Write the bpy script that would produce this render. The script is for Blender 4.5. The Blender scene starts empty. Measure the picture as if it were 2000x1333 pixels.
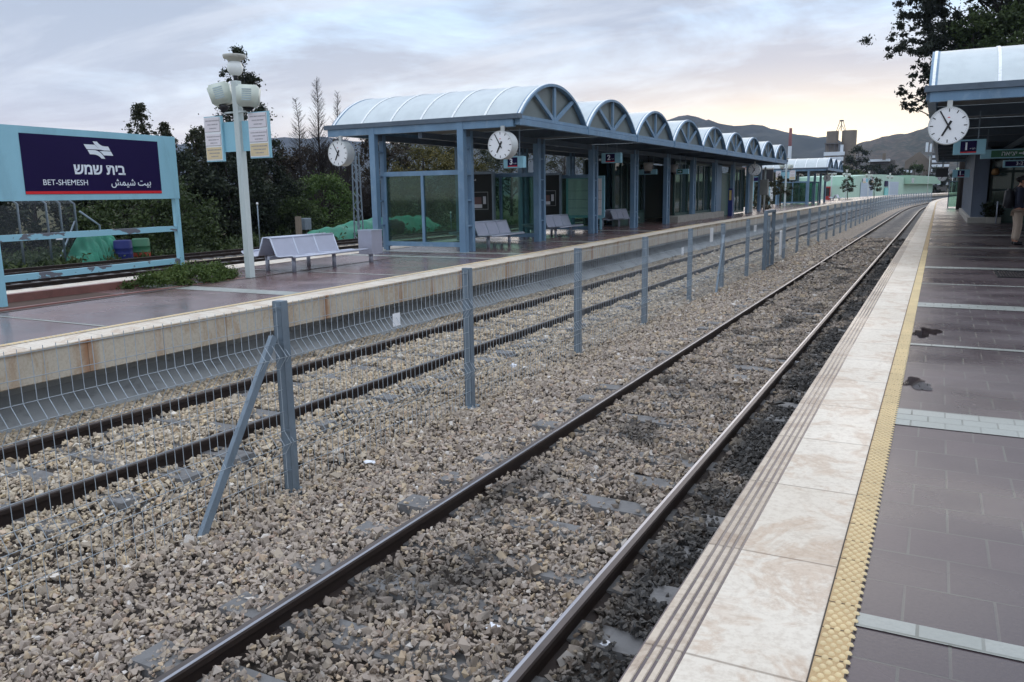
import bpy, bmesh, math, random
import numpy as np
from mathutils import Vector, Matrix, Euler
random.seed(7); RNG = np.random.default_rng(11)
SC = bpy.context.scene
C = SC.collection
PI = math.pi
H_EYE = 2.27          # eye height above the rail heads
ZP = 0.75             # near platform surface above the rail heads

def off(y):           # sideways drift of the line once it enters its far right-hand curve
    return 0.0 if y < 85 else (y - 85) ** 2 / 1200.0
def zi(y):            # island platform surface rises gently away from the camera
    return 0.72 + 0.005 * (min(max(y, -5), 27) - 5)
def zedge(y):
    return 0.70 + 0.0053 * (min(max(y, -5), 32) - 5)

# ------------------------------------------------------------------ materials
def lin(c):
    c /= 255.0
    return c / 12.92 if c <= 0.04045 else ((c + 0.055) / 1.055) ** 2.4
def S(r, g, b): return (lin(r), lin(g), lin(b))
MATS = {}
class NT:
    def __init__(s, name):
        s.m = bpy.data.materials.new(name); s.m.use_nodes = True
        s.t = s.m.node_tree; s.n = s.t.nodes; s.l = s.t.links
        s.b = s.n['Principled BSDF']; s.out = s.n['Material Output']
    def add(s, typ, **kw):
        nd = s.n.new(typ)
        for k, v in kw.items():
            if k.startswith('in_'):
                key = k[3:]; key = int(key) if key.isdigit() else key.replace('_', ' ')
                if isinstance(v, bpy.types.NodeSocket): s.l.new(v, nd.inputs[key])
                else: nd.inputs[key].default_value = v
            else: setattr(nd, k, v)
        return nd
    def link(s, a, b): s.l.new(a, b)
    def coord(s): return s.add('ShaderNodeTexCoord').outputs['Object']
    def pos(s): return s.add('ShaderNodeNewGeometry').outputs['Position']
    def mapping(s, vec, scale=(1, 1, 1), loc=(0, 0, 0), rot=(0, 0, 0)):
        m = s.add('ShaderNodeMapping'); s.link(vec, m.inputs['Vector'])
        m.inputs['Scale'].default_value = scale; m.inputs['Location'].default_value = loc; m.inputs['Rotation'].default_value = rot
        return m.outputs['Vector']
    def noise(s, vec, scale, detail=4, rough=0.55, dist=0.0):
        n = s.add('ShaderNodeTexNoise'); s.link(vec, n.inputs['Vector'])
        n.inputs['Scale'].default_value = scale; n.inputs['Detail'].default_value = detail
        n.inputs['Roughness'].default_value = rough; n.inputs['Distortion'].default_value = dist
        return n.outputs['Fac']
    def ramp(s, fac, stops, interp='LINEAR'):
        r = s.add('ShaderNodeValToRGB'); s.link(fac, r.inputs['Fac']); cr = r.color_ramp; cr.interpolation = interp
        while len(cr.elements) < len(stops): cr.elements.new(0.5)
        for e, (p, c) in zip(cr.elements, stops):
            e.position = p
            e.color = (c, c, c, 1) if isinstance(c, (int, float)) else (*c, 1)
        return r.outputs['Color']
    def mix(s, fac, a, b, blend='MIX'):
        m = s.add('ShaderNodeMix', data_type='RGBA', blend_type=blend)
        for sock, v in ((m.inputs[0], fac), (m.inputs[6], a), (m.inputs[7], b)):
            if isinstance(v, bpy.types.NodeSocket): s.link(v, sock)
            elif isinstance(v, (int, float)): sock.default_value = v if sock.type == 'VALUE' else (v, v, v, 1)
            else: sock.default_value = (*v, 1)
        return m.outputs[2]
    def math(s, op, a, b=0.0, clamp=False):
        m = s.add('ShaderNodeMath', operation=op, use_clamp=clamp)
        for sock, v in ((m.inputs[0], a), (m.inputs[1], b)):
            if isinstance(v, bpy.types.NodeSocket): s.link(v, sock)
            else: sock.default_value = v
        return m.outputs[0]
    def bump(s, h, strength=0.3, dist=0.01):
        b = s.add('ShaderNodeBump'); b.inputs['Strength'].default_value = strength; b.inputs['Distance'].default_value = dist
        s.link(h, b.inputs['Height']); s.link(b.outputs['Normal'], s.b.inputs['Normal'])
    def base(s, v):
        if isinstance(v, bpy.types.NodeSocket): s.link(v, s.b.inputs['Base Color'])
        else: s.b.inputs['Base Color'].default_value = (*v, 1)
    def rough(s, v):
        if isinstance(v, bpy.types.NodeSocket): s.link(v, s.b.inputs['Roughness'])
        else: s.b.inputs['Roughness'].default_value = v

def paint(name, col, rough=0.5, metal=0.0, var=0.15, scale=3.0, dirt=None, dirt_amt=0.35, bump=0.0, stretch=(1, 1, 1), fine=60, spec=0.5):
    """worn painted / plain surface: soft tone variation, optional dirt streaks, fine grain"""
    if name in MATS: return MATS[name]
    t = NT(name); p = t.mapping(t.pos(), stretch)
    n1 = t.noise(p, scale, 5, 0.6)
    dark = tuple(c * (1 - var) for c in col); lite = tuple(min(1, c * (1 + var)) for c in col)
    c = t.mix(t.ramp(n1, [(0.3, 0.0), (0.7, 1.0)]), dark, lite)
    n3 = t.noise(p, fine, 3, 0.6)
    c = t.mix(t.math('MULTIPLY', t.math('SUBTRACT', n3, 0.5), var * 2.0), c, tuple(max(col) * .6 + x * .4 for x in col), 'ADD') if var > 0 else c
    if dirt is not None:
        n2 = t.noise(p, scale * 2.3, 6, 0.65, 0.6)
        c = t.mix(t.math('MULTIPLY', t.ramp(n2, [(0.52, 0.0), (0.72, 1.0)]), dirt_amt), c, dirt)
    t.base(c); t.b.inputs['Metallic'].default_value = metal
    t.b.inputs['Specular IOR Level'].default_value = spec
    r = t.add('ShaderNodeMapRange'); t.link(n1, r.inputs['Value'])
    r.inputs['To Min'].default_value = max(0.02, rough - 0.12); r.inputs['To Max'].default_value = min(1, rough + 0.12)
    t.rough(r.outputs['Result'])
    if bump: t.bump(n3, bump, 0.004)
    MATS[name] = t.m
    return t.m

def glass(name, tint, alpha, rough=0.04):
    """thin tinted pane: part clear, part glossy coloured film"""
    if name in MATS: return MATS[name]
    t = NT(name)
    tr = t.add('ShaderNodeBsdfTransparent'); tr.inputs['Color'].default_value = (*tint, 1)
    g = t.add('ShaderNodeBsdfGlossy'); g.inputs['Roughness'].default_value = rough; g.inputs['Color'].default_value = (0.85, 0.92, 0.92, 1)
    d = t.add('ShaderNodeBsdfDiffuse'); d.inputs['Color'].default_value = (*[c * 0.5 for c in tint], 1)
    fr = t.add('ShaderNodeFresnel'); fr.inputs['IOR'].default_value = 1.45
    m1 = t.add('ShaderNodeMixShader'); t.link(tr.outputs[0], m1.inputs[1]); t.link(d.outputs[0], m1.inputs[2])
    nz = t.noise(t.pos(), 1.7, 4)
    t.link(t.math('MULTIPLY', t.math('ADD', nz, 0.5), alpha), m1.inputs[0])
    m2 = t.add('ShaderNodeMixShader'); t.link(fr.outputs[0], m2.inputs[0]); t.link(m1.outputs[0], m2.inputs[1]); t.link(g.outputs[0], m2.inputs[2])
    t.link(m2.outputs[0], t.out.inputs['Surface'])
    MATS[name] = t.m
    return t.m

# ------------------------------------------------------------------ mesh building
class MB:
    def __init__(s): s.v = []; s.f = []; s.mi = []; s.sm = []
    def add(s, vs, fs, mi=0, smooth=False):
        o = len(s.v); s.v += [tuple(v) for v in vs]
        s.f += [tuple(i + o for i in f) for f in fs]; s.mi += [mi] * len(fs); s.sm += [smooth] * len(fs)
        return s
    def box(s, x0, x1, y0, y1, z0, z1, mi=0):
        return s.add([(x0, y0, z0), (x1, y0, z0), (x1, y1, z0), (x0, y1, z0), (x0, y0, z1), (x1, y0, z1), (x1, y1, z1), (x0, y1, z1)],
                     [(0, 3, 2, 1), (4, 5, 6, 7), (0, 1, 5, 4), (1, 2, 6, 5), (2, 3, 7, 6), (3, 0, 4, 7)], mi)
    def rbox(s, x0, x1, y0, y1, z0, z1, b=0.01, mi=0):
        bm = bmesh.new(); bmesh.ops.create_cube(bm, size=1)
        for v in bm.verts: v.co = Vector(((x0 + x1) / 2 + v.co.x * (x1 - x0), (y0 + y1) / 2 + v.co.y * (y1 - y0), (z0 + z1) / 2 + v.co.z * (z1 - z0)))
        bmesh.ops.bevel(bm, geom=bm.edges[:], offset=b, segments=2, affect='EDGES', profile=0.6)
        return s.bm(bm, mi)
    def bm(s, bm, mi=0, smooth=False, M=None):
        bm.verts.index_update()
        s.add([(M @ v.co if M else v.co) for v in bm.verts], [[v.index for v in f.verts] for f in bm.faces], mi, smooth); bm.free(); return s
    def bar(s, p0, p1, w, h=None, up=(0, 0, 1), mi=0):
        h = h or w; p0 = Vector(p0); p1 = Vector(p1); d = (p1 - p0).normalized(); up = Vector(up)
        if abs(d.dot(up)) > 0.98: up = Vector((0, 1, 0))
        r = d.cross(up).normalized() * (w / 2); u = r.cross(d).normalized() * (h / 2)
        vs = [p + a * r + b * u for p in (p0, p1) for a, b in ((-1, -1), (1, -1), (1, 1), (-1, 1))]
        return s.add(vs, [(3, 2, 1, 0), (4, 5, 6, 7), (0, 1, 5, 4), (1, 2, 6, 5), (2, 3, 7, 6), (3, 0, 4, 7)], mi)
    def tube(s, pts, rs, n=8, mi=0, cap=True, smooth=True):
        pts = [Vector(p) for p in pts]
        if not isinstance(rs, (list, tuple)): rs = [rs] * len(pts)
        vs = []; prev = None
        for i, p in enumerate(pts):
            d = (pts[min(i + 1, len(pts) - 1)] - pts[max(i - 1, 0)]).normalized()
            a = prev if prev is not None else (Vector((0, 0, 1)) if abs(d.z) < 0.9 else Vector((1, 0, 0)))
            u = (a - d * a.dot(d)).normalized(); prev = u; w = d.cross(u)
            vs += [p + (u * math.cos(2 * PI * k / n) + w * math.sin(2 * PI * k / n)) * rs[i] for k in range(n)]
        fs = [(i * n + k, i * n + (k + 1) % n, (i + 1) * n + (k + 1) % n, (i + 1) * n + k) for i in range(len(pts) - 1) for k in range(n)]
        s.add(vs, fs, mi, smooth)
        if cap:
            o = len(s.v) - len(vs); s.f.append(tuple(o + k for k in reversed(range(n)))); s.f.append(tuple(o + (len(pts) - 1) * n + k for k in range(n)))
            s.mi += [mi, mi]; s.sm += [False, False]
        return s
    def lathe(s, prof, c=(0, 0, 0), n=20, mi=0, smooth=True):      # prof: (radius, z)
        vs = [(c[0] + r * math.cos(2 * PI * k / n), c[1] + r * math.sin(2 * PI * k / n), c[2] + z) for r, z in prof for k in range(n)]
        fs = [(i * n + k, i * n + (k + 1) % n, (i + 1) * n + (k + 1) % n, (i + 1) * n + k) for i in range(len(prof) - 1) for k in range(n)]
        return s.add(vs, fs, mi, smooth)
    def prism(s, poly, M, t, mi=0):    # polygon in local xy, extruded t along local z, placed by matrix M
        n = len(poly); vs = [M @ Vector((x, y, 0)) for x, y in poly] + [M @ Vector((x, y, t)) for x, y in poly]
        return s.add(vs, [tuple(reversed(range(n))), tuple(range(n, 2 * n))] + [(i, (i + 1) % n, n + (i + 1) % n, n + i) for i in range(n)], mi)
    def quad(s, a, b, c, d, mi=0): return s.add([a, b, c, d], [(0, 1, 2, 3)], mi)
    def build(s, name, mat, parent=None, world=True):
        me = bpy.data.meshes.new(name); vs = s.v
        if parent is not None and world:
            Mi = wm(parent).inverted(); vs = [Mi @ Vector(v) for v in vs]
        me.from_pydata([tuple(v) for v in vs], [], s.f)
        for m in (mat if isinstance(mat, (list, tuple)) else [mat]): me.materials.append(m)
        me.polygons.foreach_set('material_index', s.mi); me.polygons.foreach_set('use_smooth', s.sm)
        me.update()
        o = bpy.data.objects.new(name, me); C.objects.link(o)
        if parent is not None: o.parent = parent
        return o
def wm(o):
    M = Matrix.Translation(o.location) @ o.rotation_euler.to_matrix().to_4x4()
    return (wm(o.parent) @ M) if o.parent else M
def npmesh(name, V, F, mat, parent=None, tint=None, smooth=False):
    """V (N,3), F (M,k) uniform faces; tint: per-vertex float attribute"""
    V = np.asarray(V, dtype=np.float32)
    if parent is not None:
        l = wm(parent).translation; V = V - np.array(l, dtype=np.float32)
    k = F.shape[1]; me = bpy.data.meshes.new(name)
    me.vertices.add(len(V)); me.vertices.foreach_set('co', V.ravel())
    me.loops.add(F.size); me.loops.foreach_set('vertex_index', F.ravel().astype(np.int32))
    me.polygons.add(len(F)); me.polygons.foreach_set('loop_start', np.arange(0, F.size, k, dtype=np.int32))
    me.update(calc_edges=False)
    me.polygons.foreach_set('use_smooth', np.full(len(F), bool(smooth)))
    if tint is not None:
        a = me.attributes.new('tint', 'FLOAT', 'POINT'); a.data.foreach_set('value', np.asarray(tint, dtype=np.float32))
    for m in (mat if isinstance(mat, (list, tuple)) else [mat]): me.materials.append(m)
    o = bpy.data.objects.new(name, me); C.objects.link(o)
    if parent is not None: o.parent = parent
    return o
def tag(o, label, cat=None, group=None, kind=None):
    o['label'] = label
    if cat: o['category'] = cat
    if group: o['group'] = group
    if kind: o['kind'] = kind
    return o
def thing(name, label, cat, loc=(0, 0, 0), rz=0.0, group=None):
    o = bpy.data.objects.new(name, None); C.objects.link(o); o.empty_display_size = 0.2
    o.location = loc; o.rotation_euler = (0, 0, rz)
    return tag(o, label, cat, group)
def struct(o, label=None):
    o['kind'] = 'structure'; o['label'] = label or o.name.replace('_', ' '); o['category'] = o.name.split('.')[0].replace('_', ' ')
    return o
def copy_tree(o, parent=None):
    c = o.copy(); C.objects.link(c)
    if parent is not None: c.parent = parent
    for ch in [x for x in KIDS.get(o.name, [])] or list(o.children): copy_tree(ch, c)
    return c
KIDS = {}
def dup(root, loc, rz, label, group=None):
    r = copy_tree(root); r.location = loc; r.rotation_euler = (0, 0, rz); r['label'] = label
    if group: r['group'] = group
    return r
def frame(o, x, y):      # matrix with local axes x, y (z = x cross y) at origin o
    x = Vector(x).normalized(); y = Vector(y).normalized(); z = x.cross(y)
    return Matrix(((x.x, y.x, z.x, o[0]), (x.y, y.y, z.y, o[1]), (x.z, y.z, z.z, o[2]), (0, 0, 0, 1)))
def text_mesh(txt, size, M, depth=0.003, align='CENTER', sx=1.0, bold=0.0):
    cu = bpy.data.curves.new('lettering_curve', 'FONT'); cu.body = txt; cu.size = size; cu.align_x = align; cu.align_y = 'CENTER'
    cu.extrude = depth; cu.resolution_u = 4; cu.offset = bold
    o = bpy.data.objects.new('lettering_curve', cu); C.objects.link(o)
    bpy.context.view_layer.update()
    me = bpy.data.meshes.new_from_object(o.evaluated_get(bpy.context.evaluated_depsgraph_get()))
    mb = MB(); T = M @ Matrix.Scale(sx, 4, (1, 0, 0))
    mb.add([T @ v.co for v in me.vertices], [list(p.vertices) for p in me.polygons])
    bpy.data.objects.remove(o); bpy.data.curves.remove(cu); bpy.data.meshes.remove(me)
    return mb
# ------------------------------------------------------------------ camera
fpx, pit, rol, yaw = 1568.4, math.radians(10.43), math.radians(-0.872), math.radians(27.78)
cp, sp, cr_, sr_, cy_, sy_ = math.cos(pit), math.sin(pit), math.cos(rol), math.sin(rol), math.cos(yaw), math.sin(yaw)
Rx = Matrix(((1, 0, 0), (0, cp, -sp), (0, sp, cp))); Rz = Matrix(((cr_, -sr_, 0), (sr_, cr_, 0), (0, 0, 1)))
Wl = Matrix(((cy_, sy_, 0), (0, 0, -1), (-sy_, cy_, 0)))
MC = Rz @ Rx @ Wl
cam = bpy.data.cameras.new('camera'); co = bpy.data.objects.new('camera', cam); C.objects.link(co)
cam.sensor_width = 36; cam.lens = fpx / 2000 * 36; cam.clip_start = 0.05; cam.clip_end = 12000
Rw = Matrix((MC[0], -MC[1], -MC[2])).transposed()
co.matrix_world = Matrix.Translation((0, 0, H_EYE)) @ Rw.to_4x4()
SC.camera = co
SC.view_settings.view_transform = 'Standard'; SC.view_settings.look = 'None'; SC.view_settings.exposure = 0.17; SC.view_settings.gamma = 1
SC.view_settings.use_curve_mapping = False
SC.cycles.max_bounces = 8; SC.cycles.transparent_max_bounces = 24; SC.cycles.use_denoising = True
SC.cycles.sample_clamp_indirect = 6
# ------------------------------------------------------------------ sky: dawn, sun still behind the hills, broken cloud
SUN_AZ = math.atan2(-0.145, 1.0)      # almost along the line, a touch to its left
SUN_EL = math.radians(4)
w = bpy.data.worlds.new('World'); SC.world = w; w.use_nodes = True
nt = w.node_tree; N = nt.nodes; L = nt.links
bg = N['Background']; bg.inputs['Strength'].default_value = 0.1
class WT(NT):
    def __init__(s): s.t = nt; s.n = N; s.l = L
t = WT()
sky = t.add('ShaderNodeTexSky', sky_type='NISHITA', sun_disc=False); sky.sun_elevation = SUN_EL; sky.sun_rotation = -SUN_AZ if False else SUN_AZ
sky.air_density = 1.2; sky.dust_density = 2.0; sky.altitude = 200
gen = t.add('ShaderNodeTexCoord').outputs['Generated']
nrm = t.add('ShaderNodeVectorMath', operation='NORMALIZE'); t.link(gen, nrm.inputs[0])
sep = t.add('ShaderNodeSeparateXYZ'); t.link(nrm.outputs[0], sep.inputs[0])
el = sep.outputs['Z']
dotn = t.add('ShaderNodeVectorMath', operation='DOT_PRODUCT'); t.link(nrm.outputs[0], dotn.inputs[0])
dotn.inputs[1].default_value = (math.sin(SUN_AZ), math.cos(SUN_AZ), 0)
az = dotn.outputs['Value']
inv = t.math('DIVIDE', 1.0, t.math('ADD', t.math('MAXIMUM', el, 0.0), 0.13))
cx = t.math('MULTIPLY', sep.outputs['X'], inv); cy = t.math('MULTIPLY', sep.outputs['Y'], inv)
cv = t.add('ShaderNodeCombineXYZ'); t.link(cx, cv.inputs[0]); t.link(cy, cv.inputs[1]); cv.inputs[2].default_value = 3.3
n1 = t.noise(cv.outputs[0], 0.85, 9, 0.60, 0.5)
n2 = t.noise(t.mapping(cv.outputs[0], (1, 1, 1), (4.1, 1.7, 0)), 1.5, 6, 0.6, 0.4)
# light of the thinner gaps and of the cloud bellies, by height above the horizon
gap = t.ramp(el, [(0.0, (11.0, 9.3, 7.9)), (0.045, (10.2, 9.2, 8.7)), (0.10, (8.6, 9.7, 10.9)), (0.20, (7.4, 9.6, 12.2)), (0.42, (8.0, 9.6, 12.0)), (0.7, (14.5, 16.0, 18.5))])
cloud = t.ramp(el, [(0.0, (10.2, 8.8, 7.8)), (0.05, (7.9, 7.7, 8.2)), (0.11, (5.9, 6.5, 7.7)), (0.20, (5.0, 5.8, 7.2)), (0.42, (7.4, 8.2, 9.8)), (0.7, (13.5, 14.8, 16.8))])
cm = t.ramp(t.math('ADD', t.math('MULTIPLY', n1, 0.72), t.math('MULTIPLY', n2, 0.28)), [(0.41, 0.0), (0.47, 0.5), (0.54, 1.0)])
col = t.mix(cm, gap, cloud)
n3 = t.noise(t.mapping(cv.outputs[0], (0.5, 1.6, 1), (9.0, 2.0, 0), (0, 0, 0.5)), 1.3, 6, 0.6, 0.3)
col = t.mix(t.math('MULTIPLY', t.ramp(n3, [(0.47, 0.0), (0.62, 1.0)]), 0.5), col, (8.6, 9.2, 10.2))
# glow over the hidden sun, low on the horizon
warm = t.math('MULTIPLY', t.ramp(az, [(0.70, 0.0), (0.98, 1.0)]), t.ramp(el, [(0.0, 1.0), (0.06, 0.85), (0.13, 0.25), (0.19, 0.0)]))
col = t.mix(t.math('MULTIPLY', warm, t.math('ADD', t.math('MULTIPLY', n2, 0.6), 0.45), True), col, (12.6, 10.4, 7.9))
glow = t.math('MULTIPLY', t.ramp(az, [(0.955, 0.0), (0.985, 0.55), (0.999, 1.0)]), t.ramp(el, [(0.0, 1.0), (0.055, 0.9), (0.10, 0.2), (0.14, 0.0)]))
col = t.mix(glow, col, (18.5, 16.2, 11.6))
behind = t.math('MULTIPLY', t.ramp(t.math('ADD', t.math('MULTIPLY', az, 0.5), 0.5), [(0.25, 0.45), (0.5, 0.0)]), t.ramp(el, [(0.12, 1.0), (0.5, 0.0)]))
col = t.mix(behind, col, (3.0, 3.7, 4.8))     # unseen low sky behind the camera, darkened to cut the frontal fill
skys = t.mix(1.0, sky.outputs[0], (0.35, 0.35, 0.35), 'MULTIPLY')
col = t.mix(0.06, col, skys)
L.new(col, bg.inputs['Color'])
sun = bpy.data.lights.new('sun', 'SUN'); sun.energy = 0.5; sun.angle = math.radians(40); sun.color = (1.0, 0.86, 0.7)
so = bpy.data.objects.new('sun', sun); C.objects.link(so)
sd = Vector((math.sin(SUN_AZ) * math.cos(SUN_EL), math.cos(SUN_AZ) * math.cos(SUN_EL), math.sin(math.radians(9))))
so.rotation_euler = sd.to_track_quat('Z', 'Y').to_euler(); so.location = (0, 0, 60)
# ------------------------------------------------------------------ ground, ballast bed, platforms
def strip(x0, x1, z0, z1, y0=-6, y1=230, step=4, mb=None, mi=0, zf=None):
    """a long strip following the line from y0 to y1 (x0,z0)-(x1,z1) in section"""
    mb = mb or MB(); n = max(1, int((y1 - y0) / step)); vs = []
    for i in range(n + 1):
        y = y0 + (y1 - y0) * i / n; o = off(y); dz = zf(y) if zf else 0
        vs += [(x0 + o, y, z0 + dz), (x1 + o, y, z1 + dz)]
    mb.add(vs, [(2 * i, 2 * i + 1, 2 * i + 3, 2 * i + 2) for i in range(n)], mi); return mb
def section(poly, y0, y1, step=4, zf=None, mb=None, mi=0, closed=False, caps=True):
    """polyline section [(x,z)] swept along the line"""
    mb = mb or MB(); n = max(1, int(math.ceil((y1 - y0) / step))); k = len(poly); vs = []
    for i in range(n + 1):
        y = y0 + (y1 - y0) * i / n; o = off(y); dz = zf(y) if zf else 0
        vs += [(x + o, y, z + dz) for x, z in poly]
    m = k if closed else k - 1
    fs = [(i * k + j, i * k + (j + 1) % k, (i + 1) * k + (j + 1) % k, (i + 1) * k + j) for i in range(n) for j in range(m)]
    mb.add(vs, fs, mi)
    if closed and caps: mb.add(vs[:k], [tuple(range(k))], mi); mb.add(vs[-k:], [tuple(reversed(range(k)))], mi)
    return mb

# -- earth
t = NT('earth'); p = t.pos()
n = t.noise(p, 0.35, 6, 0.6); n2 = t.noise(p, 4.0, 5, 0.65)
t.base(t.mix(t.ramp(n2, [(0.35, 0.0), (0.65, 1.0)]), t.mix(t.ramp(n, [(0.42, 0.0), (0.6, 1.0)]), (0.075, 0.06, 0.04), (0.04, 0.06, 0.02)), (0.09, 0.085, 0.05)))
t.rough(0.95); t.b.inputs['Specular IOR Level'].default_value = 0.05; t.bump(n2, 0.8, 0.06)
gm = MB()
xs = [-7000, -600, -60, -30, -14.5, -8.6, 0, 8, 30, 600, 7000]; ys = [-300, -8, 30, 80, 160, 300, 900, 9000]
gm.add([(x, y, -0.34) for y in ys for x in xs], [(j * len(xs) + i, j * len(xs) + i + 1, (j + 1) * len(xs) + i + 1, (j + 1) * len(xs) + i) for j in range(len(ys) - 1) for i in range(len(xs) - 1)])
struct(gm.build('ground', t.m), 'bare earth and rough grass around the station')

# -- ballast bed under the loose stones (also carries the stones' look where they get too far to count)
def stone_tint_nodes(t, r, p):
    """stone colour from a random value r, with oil-blackened patches by where it lies"""
    c = t.ramp(r, [(0.0, S(138, 128, 119)), (0.18, S(164, 152, 140)), (0.38, S(184, 171, 156)), (0.55, S(170, 160, 149)), (0.72, S(200, 186, 164)), (0.86, S(210, 188, 152)), (0.92, S(188, 160, 140)), (0.96, S(222, 214, 202)), (1.0, S(238, 235, 230))])
    sp_ = t.add('ShaderNodeSeparateXYZ'); t.link(p, sp_.inputs[0])
    x = sp_.outputs['X']
    n = t.noise(t.mapping(p, (1, 0.55, 1)), 1.6, 5, 0.6, 0.5)
    # oil: right of the near track's right rail, and down its middle
    b1 = t.ramp(t.math('ABSOLUTE', t.math('ADD', x, 1.30)), [(0.16, 1.0), (0.42, 0.0)])
    b2 = t.ramp(t.math('ABSOLUTE', t.math('ADD', x, 2.30)), [(0.25, 0.8), (0.72, 0.0)])
    b3 = t.ramp(t.math('ABSOLUTE', t.math('ADD', x, 2.92)), [(0.06, 0.75), (0.22, 0.0)])
    oil = t.math('MAXIMUM', t.math('MAXIMUM', t.math('MULTIPLY', b1, t.ramp(n, [(0.30, 0.0), (0.48, 1.0)])), t.math('MULTIPLY', b2, t.ramp(n, [(0.46, 0.0), (0.60, 1.0)]))), t.math('MULTIPLY', b3, t.ramp(n, [(0.45, 0.0), (0.6, 1.0)])))
    warm = t.ramp(t.math('ADD', x, 9.0), [(0.0, 0.0), (1.0, 1.0)])
    mr = t.add('ShaderNodeMapRange'); t.link(x, mr.inputs['Value'])
    mr.inputs['From Min'].default_value = -5.6; mr.inputs['From Max'].default_value = -4.4; mr.inputs['To Min'].default_value = 1.0; mr.inputs['To Max'].default_value = 0.0
    c = t.mix(mr.outputs['Result'], t.mix(0.35, c, S(140, 122, 112)), t.mix(0.28, c, S(196, 176, 140)))
    track = t.ramp(t.math('ABSOLUTE', t.math('ADD', x, 2.39)), [(0.95, 0.18), (1.5, 0.0)])
    c = t.mix(track, c, S(112, 98, 84))
    return t.mix(oil, c, t.mix(r, (0.016, 0.016, 0.018), (0.05, 0.048, 0.047)))
t = NT('ballast_far'); p = t.pos()
vo = t.add('ShaderNodeTexVoronoi', feature='F1'); t.link(p, vo.inputs['Vector']); vo.inputs['Scale'].default_value = 19
vr = t.add('ShaderNodeSeparateColor'); t.link(vo.outputs['Color'], vr.inputs[0])
cc = stone_tint_nodes(t, vr.outputs[0], p)
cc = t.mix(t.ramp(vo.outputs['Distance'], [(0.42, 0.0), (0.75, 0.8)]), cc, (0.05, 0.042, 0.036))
t.base(cc); t.rough(0.9); t.bump(t.math('SUBTRACT', 1.0, vo.outputs['Distance']), 1.0, 0.03)
BALLAST_FAR = t.m
def bh(x):            # ballast surface height across the section (without the curve offset)
    pts = [(-9.0, -.20), (-8.4, -.17), (-7.75, -.11), (-7.5, -.118), (-6.2, -.118), (-5.9, -.11), (-5.3, -.2), (-4.85, -.25), (-4.3, -.22), (-3.4, -.13), (-3.1, -.105), (-2.4, -.118), (-1.7, -.105), (-1.3, -.115), (-0.7, -.2), (0, -.2)]
    return float(np.interp(x, [a for a, _ in pts], [b for _, b in pts]))
bx_ = [-9.0, -8.4, -7.75, -7.5, -6.8, -6.2, -5.9, -5.3, -4.85, -4.3, -3.4, -3.1, -2.4, -1.7, -1.3, -0.7, -0.55]
GAP_SHADE = paint('ballast_gap_shade', S(62, 54, 48), 0.95, var=0.3, scale=20, fine=120, bump=1.0)  # dark sheet under the stones, painting the shade in the gaps between them
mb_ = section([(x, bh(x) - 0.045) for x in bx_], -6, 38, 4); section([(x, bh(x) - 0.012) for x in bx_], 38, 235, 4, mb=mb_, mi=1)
o = mb_.build('ballast_bed', [GAP_SHADE, BALLAST_FAR]); tag(o, 'crushed stone ballast bed under the two near tracks', 'ballast', kind='stuff')
o = section([(x, z) for x, z in ((-29.5, -.33), (-28.6, -.15), (-21.5, -.15), (-20.4, -.30), (-14.6, -.30))], -6, 235, 4).build('ballast_bed', BALLAST_FAR); tag(o, 'stone ballast under the tracks behind the island platform', 'ballast', kind='stuff')

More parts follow.
